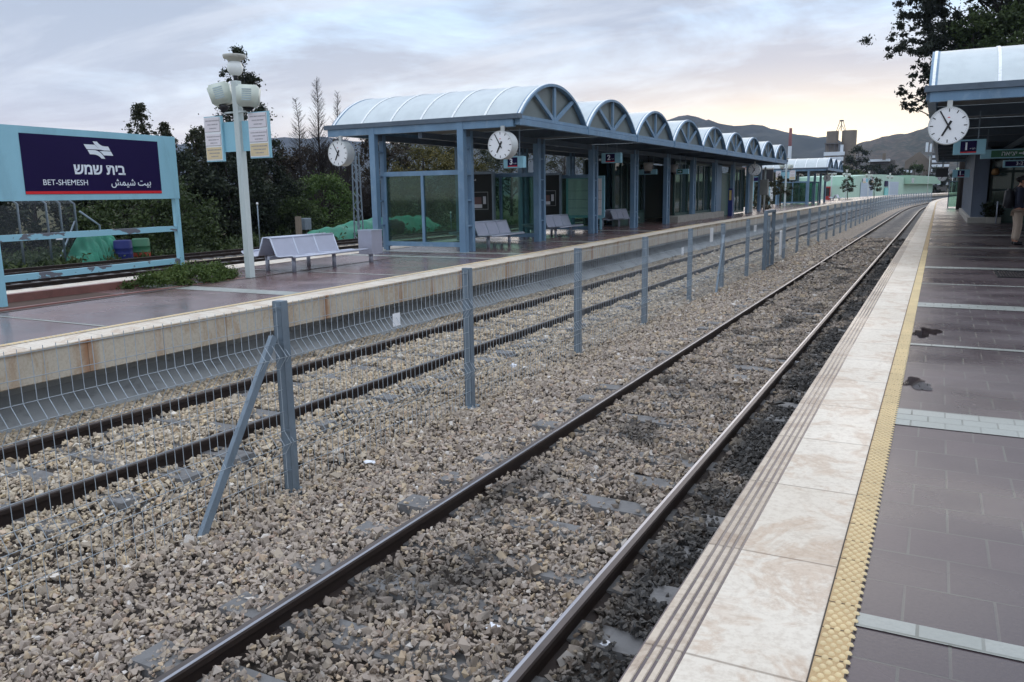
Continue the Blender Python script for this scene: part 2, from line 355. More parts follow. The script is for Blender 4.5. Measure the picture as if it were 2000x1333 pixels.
# -- loose stones, real geometry near the camera
t = NT('ballast_stone'); at = t.add('ShaderNodeAttribute', attribute_name='tint'); p = t.pos()
sc_ = stone_tint_nodes(t, at.outputs['Fac'], p)
g = t.noise(p, 85, 3, 0.6)
t.base(t.mix(t.math('MULTIPLY', t.ramp(g, [(0.4, 0.0), (0.75, 1.0)]), 0.30), sc_, (0.30, 0.26, 0.21)))
t.rough(t.ramp(at.outputs['Fac'], [(0.0, 0.55), (0.4, 0.85), (1.0, 0.8)]))
STONE = t.m
def stones():
    VARS = []
    for k in range(48):      # broken angular stones: convex hulls of a few scattered points
        bm = bmesh.new(); m_ = int(RNG.integers(7, 11)); q_ = RNG.normal(size=(m_, 3)); q_ /= np.linalg.norm(q_, axis=1, keepdims=True); q_ *= RNG.uniform(.75, 1.15, (m_, 1))
        for c_ in q_: bm.verts.new(c_)
        r_ = bmesh.ops.convex_hull(bm, input=bm.verts[:]); bmesh.ops.delete(bm, geom=[v for v in bm.verts if not v.link_faces], context='VERTS'); bmesh.ops.triangulate(bm, faces=bm.faces[:])
        bm.verts.index_update(); VARS.append((np.array([v.co[:] for v in bm.verts]), np.array([[v.index for v in f.verts] for f in bm.faces]))); bm.free()
    P = []
    for ya, yb, sz in ((1.0, 5, .0315), (5, 9, .0345), (9, 16, .0415), (16, 26, .053), (26, 42, .076)):
        n = int((yb - ya) * 8.0 / (sz * sz) * 1.35)
        x = RNG.uniform(-8.72, -0.70, n); y = RNG.uniform(ya, yb, n); P.append(np.c_[x, y, np.full(n, sz)])
    P = np.concatenate(P); x, y, sz = P.T
    # keep what a camera here, or a step aside, can see
    zc = -x * sy_ + y * cy_; xc = x * cy_ + y * sy_
    lift = np.zeros(len(x))
    keep = (zc > 0.8) & (np.abs(xc) < zc * 0.80 + 0.6)
    keep &= ~((x > -0.95) & (y > 24))
    for rx in (-3.145, -1.635, -7.575, -6.065): keep &= np.abs(x - rx) > 0.062
    nz = np.sin(x * 3.1 + 1.7 * np.sin(y * 1.3)) * 0.5 + np.sin(y * 2.3 + 2.0 * np.sin(x * 1.9)) * 0.5      # where sleepers lie bare
    for cx_, y0_, amt in ((-2.39, 0.18, -0.70), (-6.82, 0.48, -0.40)):
        d = np.abs(((y - y0_) / 0.6 + 0.5) % 1.0 - 0.5) * 0.6
        on = (np.abs(x - cx_) < 1.27) & (d < 0.125)
        nz2 = nz + 0.55 * np.sin(x * 6.1 + y * 9.3)
        lift[on] = .022
        keep &= ~(on & (nz2 - .35 * (np.abs(x - cx_) > .85) > -amt) & (RNG.uniform(0, 1, len(x)) < 0.94))
    P = P[keep]; lift = lift[keep]; x, y, sz = P.T; n = len(P)
    bz_ = np.interp(x, bx_, [bh(a) for a in bx_])
    z = bz_ + 0.010 * np.sin(x * 5.3 + y * 2.1) + 0.012 * np.sin(y * 4.7 - x * 2.2) + RNG.uniform(-0.026, 0.008, n) + lift
    s = sz * RNG.lognormal(-0.03, 0.34, n) * 0.64
    sc3 = s[:, None] * RNG.uniform(0.62, 1.3, (n, 3)) * np.array([1.0, 1.0, 0.82])
    q = RNG.normal(size=(n, 4)); q[:, 1:3] *= 0.6; q /= np.linalg.norm(q, axis=1, keepdims=True)
    a, b, c, d = q.T
    Rm = np.stack([1 - 2 * (c * c + d * d), 2 * (b * c - a * d), 2 * (b * d + a * c), 2 * (b * c + a * d), 1 - 2 * (b * b + d * d), 2 * (c * d - a * b), 2 * (b * d - a * c), 2 * (c * d + a * b), 1 - 2 * (b * b + c * c)], 1).reshape(n, 3, 3)
    pick = RNG.integers(0, len(VARS), n); tn = RNG.uniform(0, 1, n); Vs = []; Fs = []; Ts = []; o_ = 0
    for k, (v0, f0) in enumerate(VARS):
        ii = np.where(pick == k)[0]
        V = np.einsum('nij,nkj->nki', Rm[ii], v0[None] * sc3[ii][:, None, :]) + np.c_[x[ii], y[ii], z[ii]][:, None, :]
        Vs.append(V.reshape(-1, 3)); Fs.append((f0[None] + len(v0) * np.arange(len(ii))[:, None, None]).reshape(-1, 3) + o_); Ts.append(np.repeat(tn[ii], len(v0))); o_ += len(ii) * len(v0)
    V = np.concatenate(Vs); F = np.concatenate(Fs); tint = np.concatenate(Ts)
    print('stones', n)
    return npmesh('ballast_stones', V, F, STONE, None, tint)
tag(stones(), 'loose crushed grey and tan ballast stones between the platforms', 'ballast', kind='stuff')

# ------------------------------------------------------------------ near platform
def stone_slab(name, c0, c1, stain, joint_axis, pitch, phase=0.0, rough=0.55, stretch=(1, 1, 1), jw=0.006, streak=0.0):
    t = NT(name); p = t.pos()
    sp_ = t.add('ShaderNodeSeparateXYZ'); t.link(p, sp_.inputs[0])
    a = sp_.outputs[joint_axis]
    cell = t.math('DIVIDE', t.math('ADD', a, phase), pitch)
    fr = t.math('FRACT', cell); jd = t.math('MULTIPLY', t.math('MINIMUM', fr, t.math('SUBTRACT', 1.0, fr)), pitch)
    wn = t.add('ShaderNodeTexWhiteNoise', noise_dimensions='1D'); t.link(t.math('FLOOR', cell), wn.inputs['W'])
    n1 = t.noise(t.mapping(p, stretch), 1.3, 6, 0.6, 0.4); n2 = t.noise(p, 34, 4, 0.65)
    n3 = t.noise(t.mapping(p, stretch, (7, 3, 1)), 2.7, 7, 0.68, 1.2)
    c = t.mix(t.math('ADD', t.math('MULTIPLY', n1, 0.7), t.math('MULTIPLY', wn.outputs['Value'], 0.4)), c0, c1)
    c = t.mix(t.math('MULTIPLY', t.ramp(n3, [(0.5, 0.0), (0.60, 0.55), (0.66, 0.15), (0.75, 0.5)]), 0.8), c, stain)
    c = t.mix(t.math('MULTIPLY', t.ramp(n2, [(0.35, 1.0), (0.55, 0.0)]), 0.22), c, tuple(x * .55 for x in stain))
    if streak:
        n4 = t.noise(t.mapping(p, (1, 2.2, 0.12)), 3.0, 3, 0.5)
        near = t.ramp(jd, [(0.0, 1.0), (0.10, 0.25), (0.3, 0.0)])
        c = t.mix(t.math('MULTIPLY', t.math('MULTIPLY', near, t.ramp(n4, [(0.42, 0.0), (0.62, 1.0)])), streak), c, S(150, 100, 62))
    jm = t.ramp(jd, [(jw * 0.6, 1.0), (jw, 0.0)])
    c = t.mix(t.math('MULTIPLY', jm, 0.55), c, tuple(x * .25 for x in stain))
    t.base(c)
    r = t.ramp(t.noise(t.mapping(p, (1, .6, 1)), 0.9, 4), [(0.4, rough - 0.22), (0.6, rough + 0.1)]); t.rough(r)
    t.bump(t.math('SUBTRACT', n2, t.math('MULTIPLY', jm, 2.0)), 0.25, 0.004)
    return t.m
EDGE_STONE = stone_slab('edge_slab_stone', S(198, 186, 169), S(220, 211, 197), S(168, 132, 100), 'Y', 0.88, 0.21, 0.66)
RIB_STONE = stone_slab('edge_rib_stone', S(170, 154, 136), S(206, 192, 174), S(128, 98, 74), 'Y', 0.88, 0.21, 0.6)
FACE_STONE = stone_slab('platform_face_stone', S(172, 162, 146), S(204, 196, 180), S(160, 128, 92), 'Y', 1.02, 0.4, 0.8, (1, 1, .5), 0.008, 0.9)
CONC_DARK = paint('recess_concrete', S(166, 168, 168), 0.9, var=0.18, scale=1.5, dirt=S(78, 76, 74), dirt_amt=0.5, stretch=(1, .6, 1.5))
# pavers
def pavers(name, c0, c1, mort, bw, rh, x0, y0, wet, rough=0.42, sq=0.005):
    t = NT(name); p = t.pos(); pm = t.mapping(p, (1, 1, 1), (-x0, -y0, 0))
    b = t.add('ShaderNodeTexBrick', offset=0.5, offset_frequency=2, squash=1.0); t.link(pm, b.inputs['Vector'])
    b.inputs['Color1'].default_value = (0, 0, 0, 1); b.inputs['Color2'].default_value = (1, 1, 1, 1); b.inputs['Mortar'].default_value = (0.5, 0.5, 0.5, 1)
    b.inputs['Scale'].default_value = 1.0; b.inputs['Mortar Size'].default_value = sq; b.inputs['Mortar Smooth'].default_value = 0.1; b.inputs['Bias'].default_value = 0.0
    b.inputs['Brick Width'].default_value = bw; b.inputs['Row Height'].default_value = rh
    sc = t.add('ShaderNodeSeparateColor'); t.link(b.outputs['Color'], sc.inputs[0])
    n1 = t.noise(p, 0.8, 5, 0.6); n2 = t.noise(p, 70, 3, 0.6); n3 = t.noise(t.mapping(p, (0.6, 1.0, 1)), 0.9, 3, 0.5, 0.3)
    c = t.mix(t.math('ADD', t.math('MULTIPLY', sc.outputs[0], 0.55), t.math('MULTIPLY', n1, 0.45)), c0, c1)
    c = t.mix(t.math('MULTIPLY', t.ramp(n2, [(0.3, 1.0), (0.6, 0.0)]), 0.25), c, tuple(x * .5 for x in c0))
    vo = t.add('ShaderNodeTexVoronoi', feature='F1'); t.link(p, vo.inputs['Vector']); vo.inputs['Scale'].default_value = 4.2
    spot = t.math('MULTIPLY', t.ramp(vo.outputs['Distance'], [(0.045, 1.0), (0.06, 0.0)]), t.ramp(t.noise(p, 2.1, 2), [(0.5, 0.0), (0.56, 0.7)]))
    c = t.mix(spot, c, S(160, 152, 148))
    c = t.mix(t.math('MULTIPLY', b.outputs['Fac'], t.ramp(t.noise(p, 3.1, 4), [(.38, .35), (.62, 1.0)])), c, mort)
    wetm = t.ramp(n3, [(0.36, 1.0), (0.66, 0.0)])
    c = t.mix(t.math('MULTIPLY', wetm, 0.30), c, tuple(x * .5 for x in c0))
    t.base(c); t.rough(t.mix(wetm, t.ramp(n1, [(0.3, rough - .06), (0.7, rough + .10)]), rough * .55))
    t.bump(t.math('SUBTRACT', t.math('MULTIPLY', n2, 0.35), b.outputs['Fac']), 0.35, 0.004)
    return t.m
PAVE = pavers('brown_paver', S(74, 64, 67), S(92, 79, 81), S(98, 98, 91), 0.30, 0.305, -0.16, 2.965, 0.06, 0.42, 0.0055)
WPAVE = pavers('white_paver', S(148, 152, 146), S(170, 172, 166), S(88, 90, 82), 0.20, 0.145, -0.16, 5.63, -0.05, 0.5, 0.006)
XE = -0.79
o = section([(XE, ZP - .004), (-0.16, ZP - .004), (9.5, ZP - .004), (9.5, -0.3)], -6, 235, 4).build('platform', PAVE); NEARP = struct(o, 'near platform of brown concrete pavers')
# edge slab with ribbed nosing
rib = [(XE, 0.40), (XE, ZP - .012), (XE + .006, ZP - .002), (XE + .032, ZP)]
x = XE + .036
for k in range(3): rib += [(x, ZP - .007), (x + .008, ZP - .007), (x + .012, ZP + .001), (x + .030, ZP + .001)]; x += .034
rib += [(x, ZP - .007), (x + .006, ZP - .007), (x + .010, ZP)]
XR = x + .010
o = section(rib, -6, 235, 4).build('edge_nosing', RIB_STONE, NEARP); o['label'] = 'ribbed stone nosing'
section([(XR, ZP), (-0.258, ZP)], -6, 235, 4).build('edge_slab', EDGE_STONE, NEARP)
section([(XE, 0.40), (XE + .40, 0.40), (XE + .40, -0.3)], -6, 235, 4).build('platform_wall', CONC_DARK, NEARP)
DOME = paint('tactile_dome', S(208, 186, 142), 0.55, var=0.12)
YEL = paint('tactile_yellow', S(178, 150, 108), 0.6, var=0.14, scale=4, dirt=S(120, 92, 60), dirt_amt=0.55, fine=90)
ym = section([(-0.258, ZP + .002), (-0.158, ZP + .002)], -6, 235, 4)
o = ym.build('tactile_strip', YEL, NEARP); o['label'] = 'yellow tactile warning strip'
def domes(x0, x1, y0, y1, z, pitch, r, h, zf=None):
    V = []; F = []; k = 8; i = 0; y = y0; row = 0
    nx = int(round((x1 - x0) / pitch))
    while y < y1:
        for j in range(nx + (row % 2)):
            x = x0 + (j + (0.5 if row % 2 == 0 else 0.0)) * (x1 - x0) / nx
            if row % 2 and (j == 0 or j == nx): 
                if j == 0: continue
            zz = z + (zf(y) if zf else 0)
            for rr, hh in ((1.0, 0), (0.72, 0.75)):
                for a in range(k): V.append((x + r * rr * math.cos(2 * PI * a / k), y + r * rr * math.sin(2 * PI * a / k), zz + h * hh))
            V.append((x, y, zz + h)); b = i * (2 * k + 1); i += 1
            for a in range(k): F.append((b + a, b + (a + 1) % k, b + k + (a + 1) % k)); F.append((b + a, b + k + (a + 1) % k, b + k + a)); F.append((b + k + a, b + k + (a + 1) % k, b + 2 * k))
        y += pitch * 0.86; row += 1
    return np.array(V), np.array(F)
V, F = domes(-0.258, -0.158, 1.2, 22, ZP + .002, .0333, .0122, .007)
npmesh('tactile_domes', V, F, DOME, NEARP, smooth=True)
# tile joints of the tactile strip, dark gap beside it
gapm = paint('joint_dirt', S(70, 62, 54), 0.9, var=0.2)
jm_ = MB()
for k in range(100): jm_.box(-0.257, -0.159, 1.2 + k * .2, 1.2035 + k * .2, ZP + .0022, ZP + .0032)
jm_.box(-0.262, -0.257, -6, 80, ZP + .0012, ZP + .003); jm_.box(-0.159, -0.154, -6, 80, ZP - .003, ZP + .0028)
jm_.build('tile_joints', gapm, NEARP)
wb = MB()
for y0, y1 in ((2.865, 2.965), (5.63, 6.075), (8.66, 8.76), (11.55, 11.98), (14.35, 14.45), (17.2, 17.6), (20.2, 20.3), (23.1, 23.5), (26.2, 26.3), (29.2, 29.6), (32.2, 32.3)):
    wb.quad((-0.154, y0, ZP), (9.0, y0, ZP), (9.0, y1, ZP), (-0.154, y1, ZP))
wb.build('white_band', WPAVE, NEARP)
# puddles
t = NT('puddle_water'); tr = t.add('ShaderNodeBsdfTransparent'); tr.inputs['Color'].default_value = (.82, .80, .79, 1); gl = t.add('ShaderNodeBsdfGlossy'); gl.inputs['Roughness'].default_value = .02; fr = t.add('ShaderNodeFresnel'); fr.inputs['IOR'].default_value = 1.33
mx = t.add('ShaderNodeMixShader'); t.link(fr.outputs[0], mx.inputs[0]); t.link(tr.outputs[0], mx.inputs[1]); t.link(gl.outputs[0], mx.inputs[2]); t.link(mx.outputs[0], t.out.inputs['Surface'])
PUD = t.m
def blob(cx, cy, rx, ry, z, seed, n=72):
    r = random.Random(seed); ph = [r.uniform(0, 6.28) for _ in range(5)]
    vs = [(cx, cy, z)]
    for k in range(n):
        a = 2 * PI * k / n; q = 1 + sum(0.30 / (i + 1) ** .7 * math.sin((i * 1 + 2) * a + ph[i % 5] * (i + 1)) for i in range(9)) * .8; vs.append((cx + rx * q * math.cos(a), cy + ry * q * math.sin(a), z))
    return MB().add(vs, [(0, 1 + k, 1 + (k + 1) % n) for k in range(n)])
for i, (cx, cy, rx, ry) in enumerate(((-0.05, 6.92, .10, .20), (-0.02, 9.5, .12, .30))):
    struct(blob(cx, cy, rx, ry, ZP + .0005, 30 + i).build('puddle', PUD), ['puddle of rain water beside the yellow strip', 'wide puddle over the paver joints', 'small puddle on the brown pavers', 'puddle near the platform edge further along', 'long wet pool before the canopy', 'tiny puddle at a paver corner'][i])
# drain grate
g = thing('drain_grate', 'dark slotted steel drain grate set in the near platform pavers', 'drain grate', (1.25, 16.4, ZP))
DARKST = paint('dark_steel', (0.03, 0.03, 0.032), 0.5, 0.6)
gm = MB()
for k in range(12): gm.box(1.0 + k * .045, 1.02 + k * .045, 15.8, 17.0, ZP + .001, ZP + .012)
gm.build('grille', DARKST, g); MB().box(0.97, 1.0, 15.8, 17, ZP, ZP + .013).box(1.53, 1.56, 15.8, 17, ZP, ZP + .013).box(.97, 1.56, 15.76, 15.8, ZP, ZP + .0135).box(.97, 1.56, 17, 17.04, ZP, ZP + .0135).build('grate_frame', DARKST, g)

# ------------------------------------------------------------------ island platform (edge facing the tracks at x = -8.5)
XI = -8.5; XB = -14.15
IPAVE = pavers('island_paver', S(106, 84, 82), S(132, 106, 104), S(126, 118, 114), 0.30, 0.305, -8.6, 3.1, 0.02, 0.28, 0.007)
o = section([(XI - .42, 0.0), (XB + .75, 0.0), (XB, 0.0), (XB, -1.1)], -6, 230, 4, zi).build('island_platform', IPAVE); ISL = struct(o, 'island platform of wet brown pavers')
def fz(y): return zedge(y) - 0.75
section([(XI, 0.37), (XI + .012, 0.38), (XI + .012, 0.715), (XI + .03, 0.72), (XI + .035, 0.745), (XI + .02, 0.752)], -6, 230, 4, fz).build('fascia', FACE_STONE, ISL)
section([(XI + .02, 0.752), (XI - .36, 0.768), (XI - .42, 0.768)], -6, 230, 4, lambda y: fz(y)).build('edge_slab', EDGE_STONE, ISL)
section([(XI, 0.37), (XI - .62, 0.37), (XI - .62, 0.16), (XI - .08, -0.3)], -6, 230, 4, fz).build('recess_wall', CONC_DARK, ISL)
V, F = domes(XI - .45, XI - .38, -2, 34, 0.772, .035, .014, .012, fz); o = npmesh('tactile_domes', V, F, DOME, ISL, smooth=True)
o = section([(XI - .36, 0.774), (XI - .47, 0.776)], -6, 150, 4, fz).build('tactile_strip', EDGE_STONE, ISL)
wb = MB()
def iz(y): return zi(y) + .004
for y0, y1, xa, xb in ((3.35, 3.8, -9.0, -12.0), (6.3, 6.36, -9.0, -11.9), (9.45, 9.85, -9.0, -14.0), (12.5, 12.58, -9, -14), (16.2, 16.5, -9, -14), (17.55, 17.95, -9, -14), (19.3, 19.36, -9, -10.6), (22.2, 22.5, -9, -14), (25.4, 25.5, -9, -14), (28.4, 28.8, -9, -14)):
    wb.quad((xb, y0, iz(y0)), (xa, y0, iz(y0)), (xa, y1, iz(y1)), (xb, y1, iz(y1)))
wb.build('white_band', WPAVE, ISL)
section([(XB + .02, 0.006), (XB + .78, 0.006)], -6, 230, 4, zi).build('back_edge_slab', EDGE_STONE, ISL)
gut = MB(); gut.quad((-11.62, -6, zi(-6) + .002), (-11.5, -6, zi(-6) + .002), (-11.5, 17.7, zi(17.7) + .003), (-11.62, 17.7, zi(17.7) + .003))
gut.build('drain_channel', paint('channel_dark', S(66, 56, 52), 0.6, var=0.3, scale=6), ISL)

# ------------------------------------------------------------------ railway tracks
RUST = paint('rail_rust', (0.030, 0.021, 0.018), 0.6, 0.1, var=0.12, scale=5, dirt=(0.07, 0.045, 0.034), dirt_amt=0.3, fine=12, spec=0.25)
t = NT('rail_polish'); p = t.pos(); n = t.noise(t.mapping(p, (20, .4, 20)), 3, 4); t.base(t.mix(n, (0.26, 0.26, 0.29), (0.46, 0.46, 0.49))); t.b.inputs['Metallic'].default_value = 1.0; t.rough(t.ramp(n, [(0.3, .22), (0.7, .38)])); POLISH = t.m
RTOP = paint('rail_head_dull', (0.10, 0.082, 0.076), 0.45, 0.6, var=0.2, scale=4)
SLP = paint('sleeper_concrete', S(108, 107, 107), 0.7, var=0.16, scale=2.6, dirt=S(56, 54, 54), dirt_amt=0.8, bump=0.4)
CLIP = paint('rail_clip', (0.035, 0.03, 0.03), 0.6, 0.3)
def rail_profile(x, g, pol):      # g = +1: running edge on the +x side; pol: width of the polished band
    h = .0365
    return [(x - .07, -.159), (x - .07, -.148), (x - .012, -.128), (x - .009, -.05), (x - h, -.040), (x - h, -.008), (x - h + .008, 0.0), (x + h - .008, 0.0), (x + h, -.008), (x + h, -.040), (x + .009, -.05), (x + .012, -.128), (x + .07, -.148), (x + .07, -.159)]
def track(xc, label, y0, y1, ys0, nsl, polished, sleepers=True, z=0.0):
    T = thing('railway_track', label, 'railway track', (xc, 4, z - .16))
    for sgn in (-1, 1):
        x = xc + sgn * .7535
        mb = section([(a, b + z) for a, b in rail_profile(x, -sgn, 0)], y0, y1, 3, closed=True)
        # top faces carry their own materials: dull head, polished running band on the gauge side
        section([(x - .0285, .0006 + z), (x + .0285, .0006 + z)], y0, y1, 3, mb=mb, mi=1)
        g = -sgn; a, b = (x + .008, x + .0285) if g > 0 else (x - .0285, x - .008)
        if polished: section([(a - (0 if g > 0 else 0), .0012 + z), (b, .0012 + z)], y0, y1, 3, mb=mb, mi=2)
        mb.build('rail', [RUST, RTOP, POLISH], T)
    def slp(mb, y):
        o_ = off(y); c = xc + o_
        mb.add([(c - 1.25, y - .13, z - .24), (c + 1.25, y - .13, z - .24), (c + 1.25, y + .13, z - .24), (c - 1.25, y + .13, z - .24), (c - 1.22, y - .11, z - .118), (c + 1.22, y - .11, z - .118), (c + 1.22, y + .11, z - .118), (c - 1.22, y + .11, z - .118)],
               [(4, 5, 6, 7), (0, 1, 5, 4), (1, 2, 6, 5), (2, 3, 7, 6), (3, 0, 4, 7)])
        for sgn in (-1, 1):
            for d in (-.085, .085): 
                xx = c + sgn * .7535 + d; mb.box(xx - .03, xx + .03, y - .04, y + .04, z - .119, z - .108, 1)
    for k in range(nsl):
        mb = MB(); slp(mb, ys0 + .6 * k); mb.build('sleeper', [SLP, CLIP], T)
    yy = ys0 + .6 * nsl; mb = MB()
    while yy < y1 - 1: slp(mb, yy); yy += .6
    o = mb.build('distant_sleepers', [SLP, CLIP], T); o['kind'] = 'stuff'
    return T
track(-2.39, 'track beside the near platform with bright polished rail heads', -4, 232, -.42 - 0 + 0.0, 72, True)
track(-6.82, 'dull rusty track running along the island platform face', -4, 232, -1.38, 72, False)
track(-23.1, 'track just behind the island platform with pale sleeper ends', 2, 230, 2, 60, False)
track(-26.9, 'farthest track, beside the trees and green tarpaulins', 2, 230, 2, 60, False)
# ------------------------------------------------------------------ common paints
BLUE = paint('shelter_blue_paint', S(104, 134, 160), 0.5, var=0.14, scale=2.2, dirt=S(160, 176, 190), dirt_amt=0.35, stretch=(1, 1, .5))
BLUED = paint('gutter_blue_grey', S(84, 98, 112), 0.5, var=0.15, scale=2.0, dirt=S(60, 66, 74), dirt_amt=0.4)
GALV = paint('galvanised_steel', S(116, 130, 142), 0.45, 0.25, var=0.16, scale=6, dirt=S(96, 106, 114), dirt_amt=0.4, stretch=(1, 1, .4))
WIRE = paint('fence_wire', S(168, 178, 186), 0.5, 0.2, var=0.08)
WHITE = paint('white_enamel', S(232, 234, 236), 0.35, var=0.04, scale=2)
BLACK = paint('black_enamel', (0.012, 0.012, 0.014), 0.4, var=0.1)
TEAL = paint('pale_blue_paint', S(140, 190, 206), 0.4, var=0.07, scale=1.6, dirt=S(110, 150, 164), dirt_amt=0.35, stretch=(1, 1, .3))
NAVY = paint('navy_panel', S(26, 15, 62), 0.5, var=0.06, scale=1.2, spec=0.15)
RED = paint('red_stripe', S(206, 26, 38), 0.3, var=0.06)
LETTER = paint('sign_lettering', S(222, 230, 238), 0.4, var=0.03)
GREENF = paint('dark_green_frame', S(38, 70, 66), 0.45, var=0.12)
GLASS = glass('green_glass', (0.52, 0.70, 0.63), 0.05)
GLASSD = glass('dark_green_glass', (0.36, 0.52, 0.46), 0.16)
STEELP = paint('perforated_steel', S(172, 174, 188), 0.42, 0.35, var=0.06, scale=5, fine=140, bump=0.5)
STEELT = paint('bench_tube', S(184, 190, 204), 0.35, 0.3, var=0.05)
POLE = paint('lamp_white_paint', S(196, 206, 204), 0.45, var=0.06, scale=2, dirt=S(150, 156, 150), dirt_amt=0.4, stretch=(1, 1, .3))
POSTERB = paint('poster_black', (0.010, 0.013, 0.013), 0.35, var=0.2, spec=0.2)
PAPER = paint('notice_paper', S(222, 216, 220), 0.7, var=0.05)
PAPERY = paint('notice_paper_cream', S(214, 196, 158), 0.7, var=0.06)
INK = paint('notice_ink', S(150, 146, 150), 0.8, var=0.1)
CONC = paint('concrete_grey', S(158, 154, 146), 0.85, var=0.12, scale=2, dirt=S(112, 106, 98), dirt_amt=0.5, bump=0.3)

# ------------------------------------------------------------------ mesh fence between the tracks
XF = -4.86
ys_post = [1.75, 4.97, 8.08, 11.55, 14.78, 18.2, 21.1, 24.2]
y = 24.2
while y < 150: y += 3.2; ys_post.append(y)
F_ = thing('mesh_fence', 'long galvanised wire mesh fence on steel posts between the two near tracks', 'fence', (XF, 5, -.26))
zt = 1.41
for i, y in enumerate(ys_post):
    o_ = off(y); x = XF + o_; mb = MB()
    x += {2: 0.0, 3: -.06, 4: -.04, 5: -.1, 6: -.04}.get(i, -.03 if i > 2 else .03)
    # folded sheet post: open channel facing the camera side
    mb.box(x - .045, x + .045, y - .004, y + .004, -.30, zt); mb.box(x - .049, x - .042, y - .004, y + .075, -.30, zt - .001); mb.box(x + .042, x + .049, y - .004, y + .075, -.30, zt - .001)
    mb.box(x - .047, x + .047, y - .002, y + .073, zt, zt + .004)
    for zz in (1.33, 1.1): mb.tube([(x - .03, y - .012, zz), (x - .03, y - .003, zz)], .008, 6)
    for zz in (1.36, 1.06, .3, -.06): mb.box(x - .02, x + .056, y - .012, y - .0045, zz - .012, zz + .012)
    mb.box(x - .09, x + .09, y - .08, y + .15, -.32, -.262)
    p = mb.build('post', GALV, F_)
def hoop(y, d=-1, l=1.05):
    x = XF + off(y); mb = MB()
    a, b = Vector((x + .01, y + d * .05, 1.12)), Vector((x + .10, y + d * l, -.30))
    mb.bar(a, b, .055, .045, (0, 1, 0)); mb.bar(a + Vector((.024, 0, .004)), b + Vector((.024, 0, .004)), .006, .062, (0, 1, 0))
    o = mb.build('strut', GALV, F_); o['label'] = 'slanting steel brace leaning on a post'
hoop(4.97); hoop(21.1, -1, 1.1); hoop(52.99, -1, 1.1)
def mesh_panel(ya, yb, fine):
    """welded wires: uprights folded outward near the top"""
    prof = [(0, 1.395), (0, 1.06), (.085, .955), (0, .84), (0, .30), (.07, .20), (0, .10), (0, -.22)]
    hz = [(0, 1.365), (0, 1.212), (0, 1.062), (.085, .955), (0, .84), (0, .66), (0, .47), (0, .30), (.07, .2), (0, .10), (0, -.06)]
    V = []; Fc = []
    def seg(p, q, r):
        r *= 1.0 if ya < 30 else .6
        p = np.array(p); q = np.array(q); d = (q - p) / np.linalg.norm(q - p); a = np.array((0, 1.0, 0)) if abs(d[1]) < .5 else np.array((1.0, 0, 0))
        u = np.cross(d, a); u /= np.linalg.norm(u); w_ = np.cross(d, u); b = len(V)
        for c in (p, q):
            for k in range(3 if fine < 2 else 3): V.append(c + r * (u * math.cos(2.0944 * k) + w_ * math.sin(2.0944 * k)))
        for k in range(3): Fc.append((b + k, b + (k + 1) % 3, b + 3 + (k + 1) % 3, b + 3 + k))
    n = int(round((yb - ya) / .08))
    for j in range(n + 1):
        yy = ya + (yb - ya) * j / n; o_ = off(yy) + XF + .035
        yy += RNG.normal(0, .0035)
        for (a, b), (c, d) in zip(prof[:-1], prof[1:]): seg((a + o_, yy, b), (c + o_, yy, d), .0030)
    for a, b in hz:
        seg((XF + .039 + a + off(ya), ya - .01, b), (XF + .039 + a + off(yb), yb + .01, b), .0030)
    return np.array(V), np.array(Fc)
for i, (ya, yb) in enumerate(zip(ys_post[:-1], ys_post[1:])):
    V, Fc = mesh_panel(ya + .02, yb - .02, i); npmesh('mesh_panel', V, Fc, WIRE, F_)
V, Fc = mesh_panel(-1.4, 1.72, 0); npmesh('mesh_panel', V, Fc, WIRE, F_)
for (y, z, w_, h_) in ((6.62, 1.02, .12, .13), (17.1, .98, .16, .17), (19.6, 1.2, .30, .34), (24.9, 1.12, .36, .2)):
    o = MB().box(XF + .042, XF + .048, y - w_ / 2, y + w_ / 2, z - h_ / 2, z + h_ / 2).build('notice_plate', WHITE, F_); o['label'] = 'small white plate wired to the mesh'
# gate bay in the fence
yg = 27.4
G = thing('fence_gate', 'small galvanised gate bay with raised top rail in the mesh fence', 'gate', (XF + .12, 27.4, -.26))
mb = MB()
mb.box(XF + .06, XF + .17, 26.1, 26.2, -.3, 1.62); mb.box(XF + .06, XF + .17, 27.5, 27.58, -.3, 1.62); mb.box(XF + .06, XF + .17, 26.2, 27.5, 1.54, 1.62)
mb.build('gate_frame', GALV, G)
mb = MB(); mb.box(XF + .09, XF + .13, 26.22, 27.48, .62, .68).box(XF + .09, XF + .13, 26.22, 27.48, -.2, -.15).box(XF + .09, XF + .13, 26.8, 26.86, -.2, .95).box(XF + .1, XF + .12, 27.0, 27.06, -.2, .62)
mb.build('gate_leaf', GALV, G)
o = MB().rbox(XF + .16, XF + .22, 28.5, 28.72, .05, .88, .02).build('marker_post', WHITE); tag(o, 'pale grey marker board fixed low beside the fence gate', 'marker board')

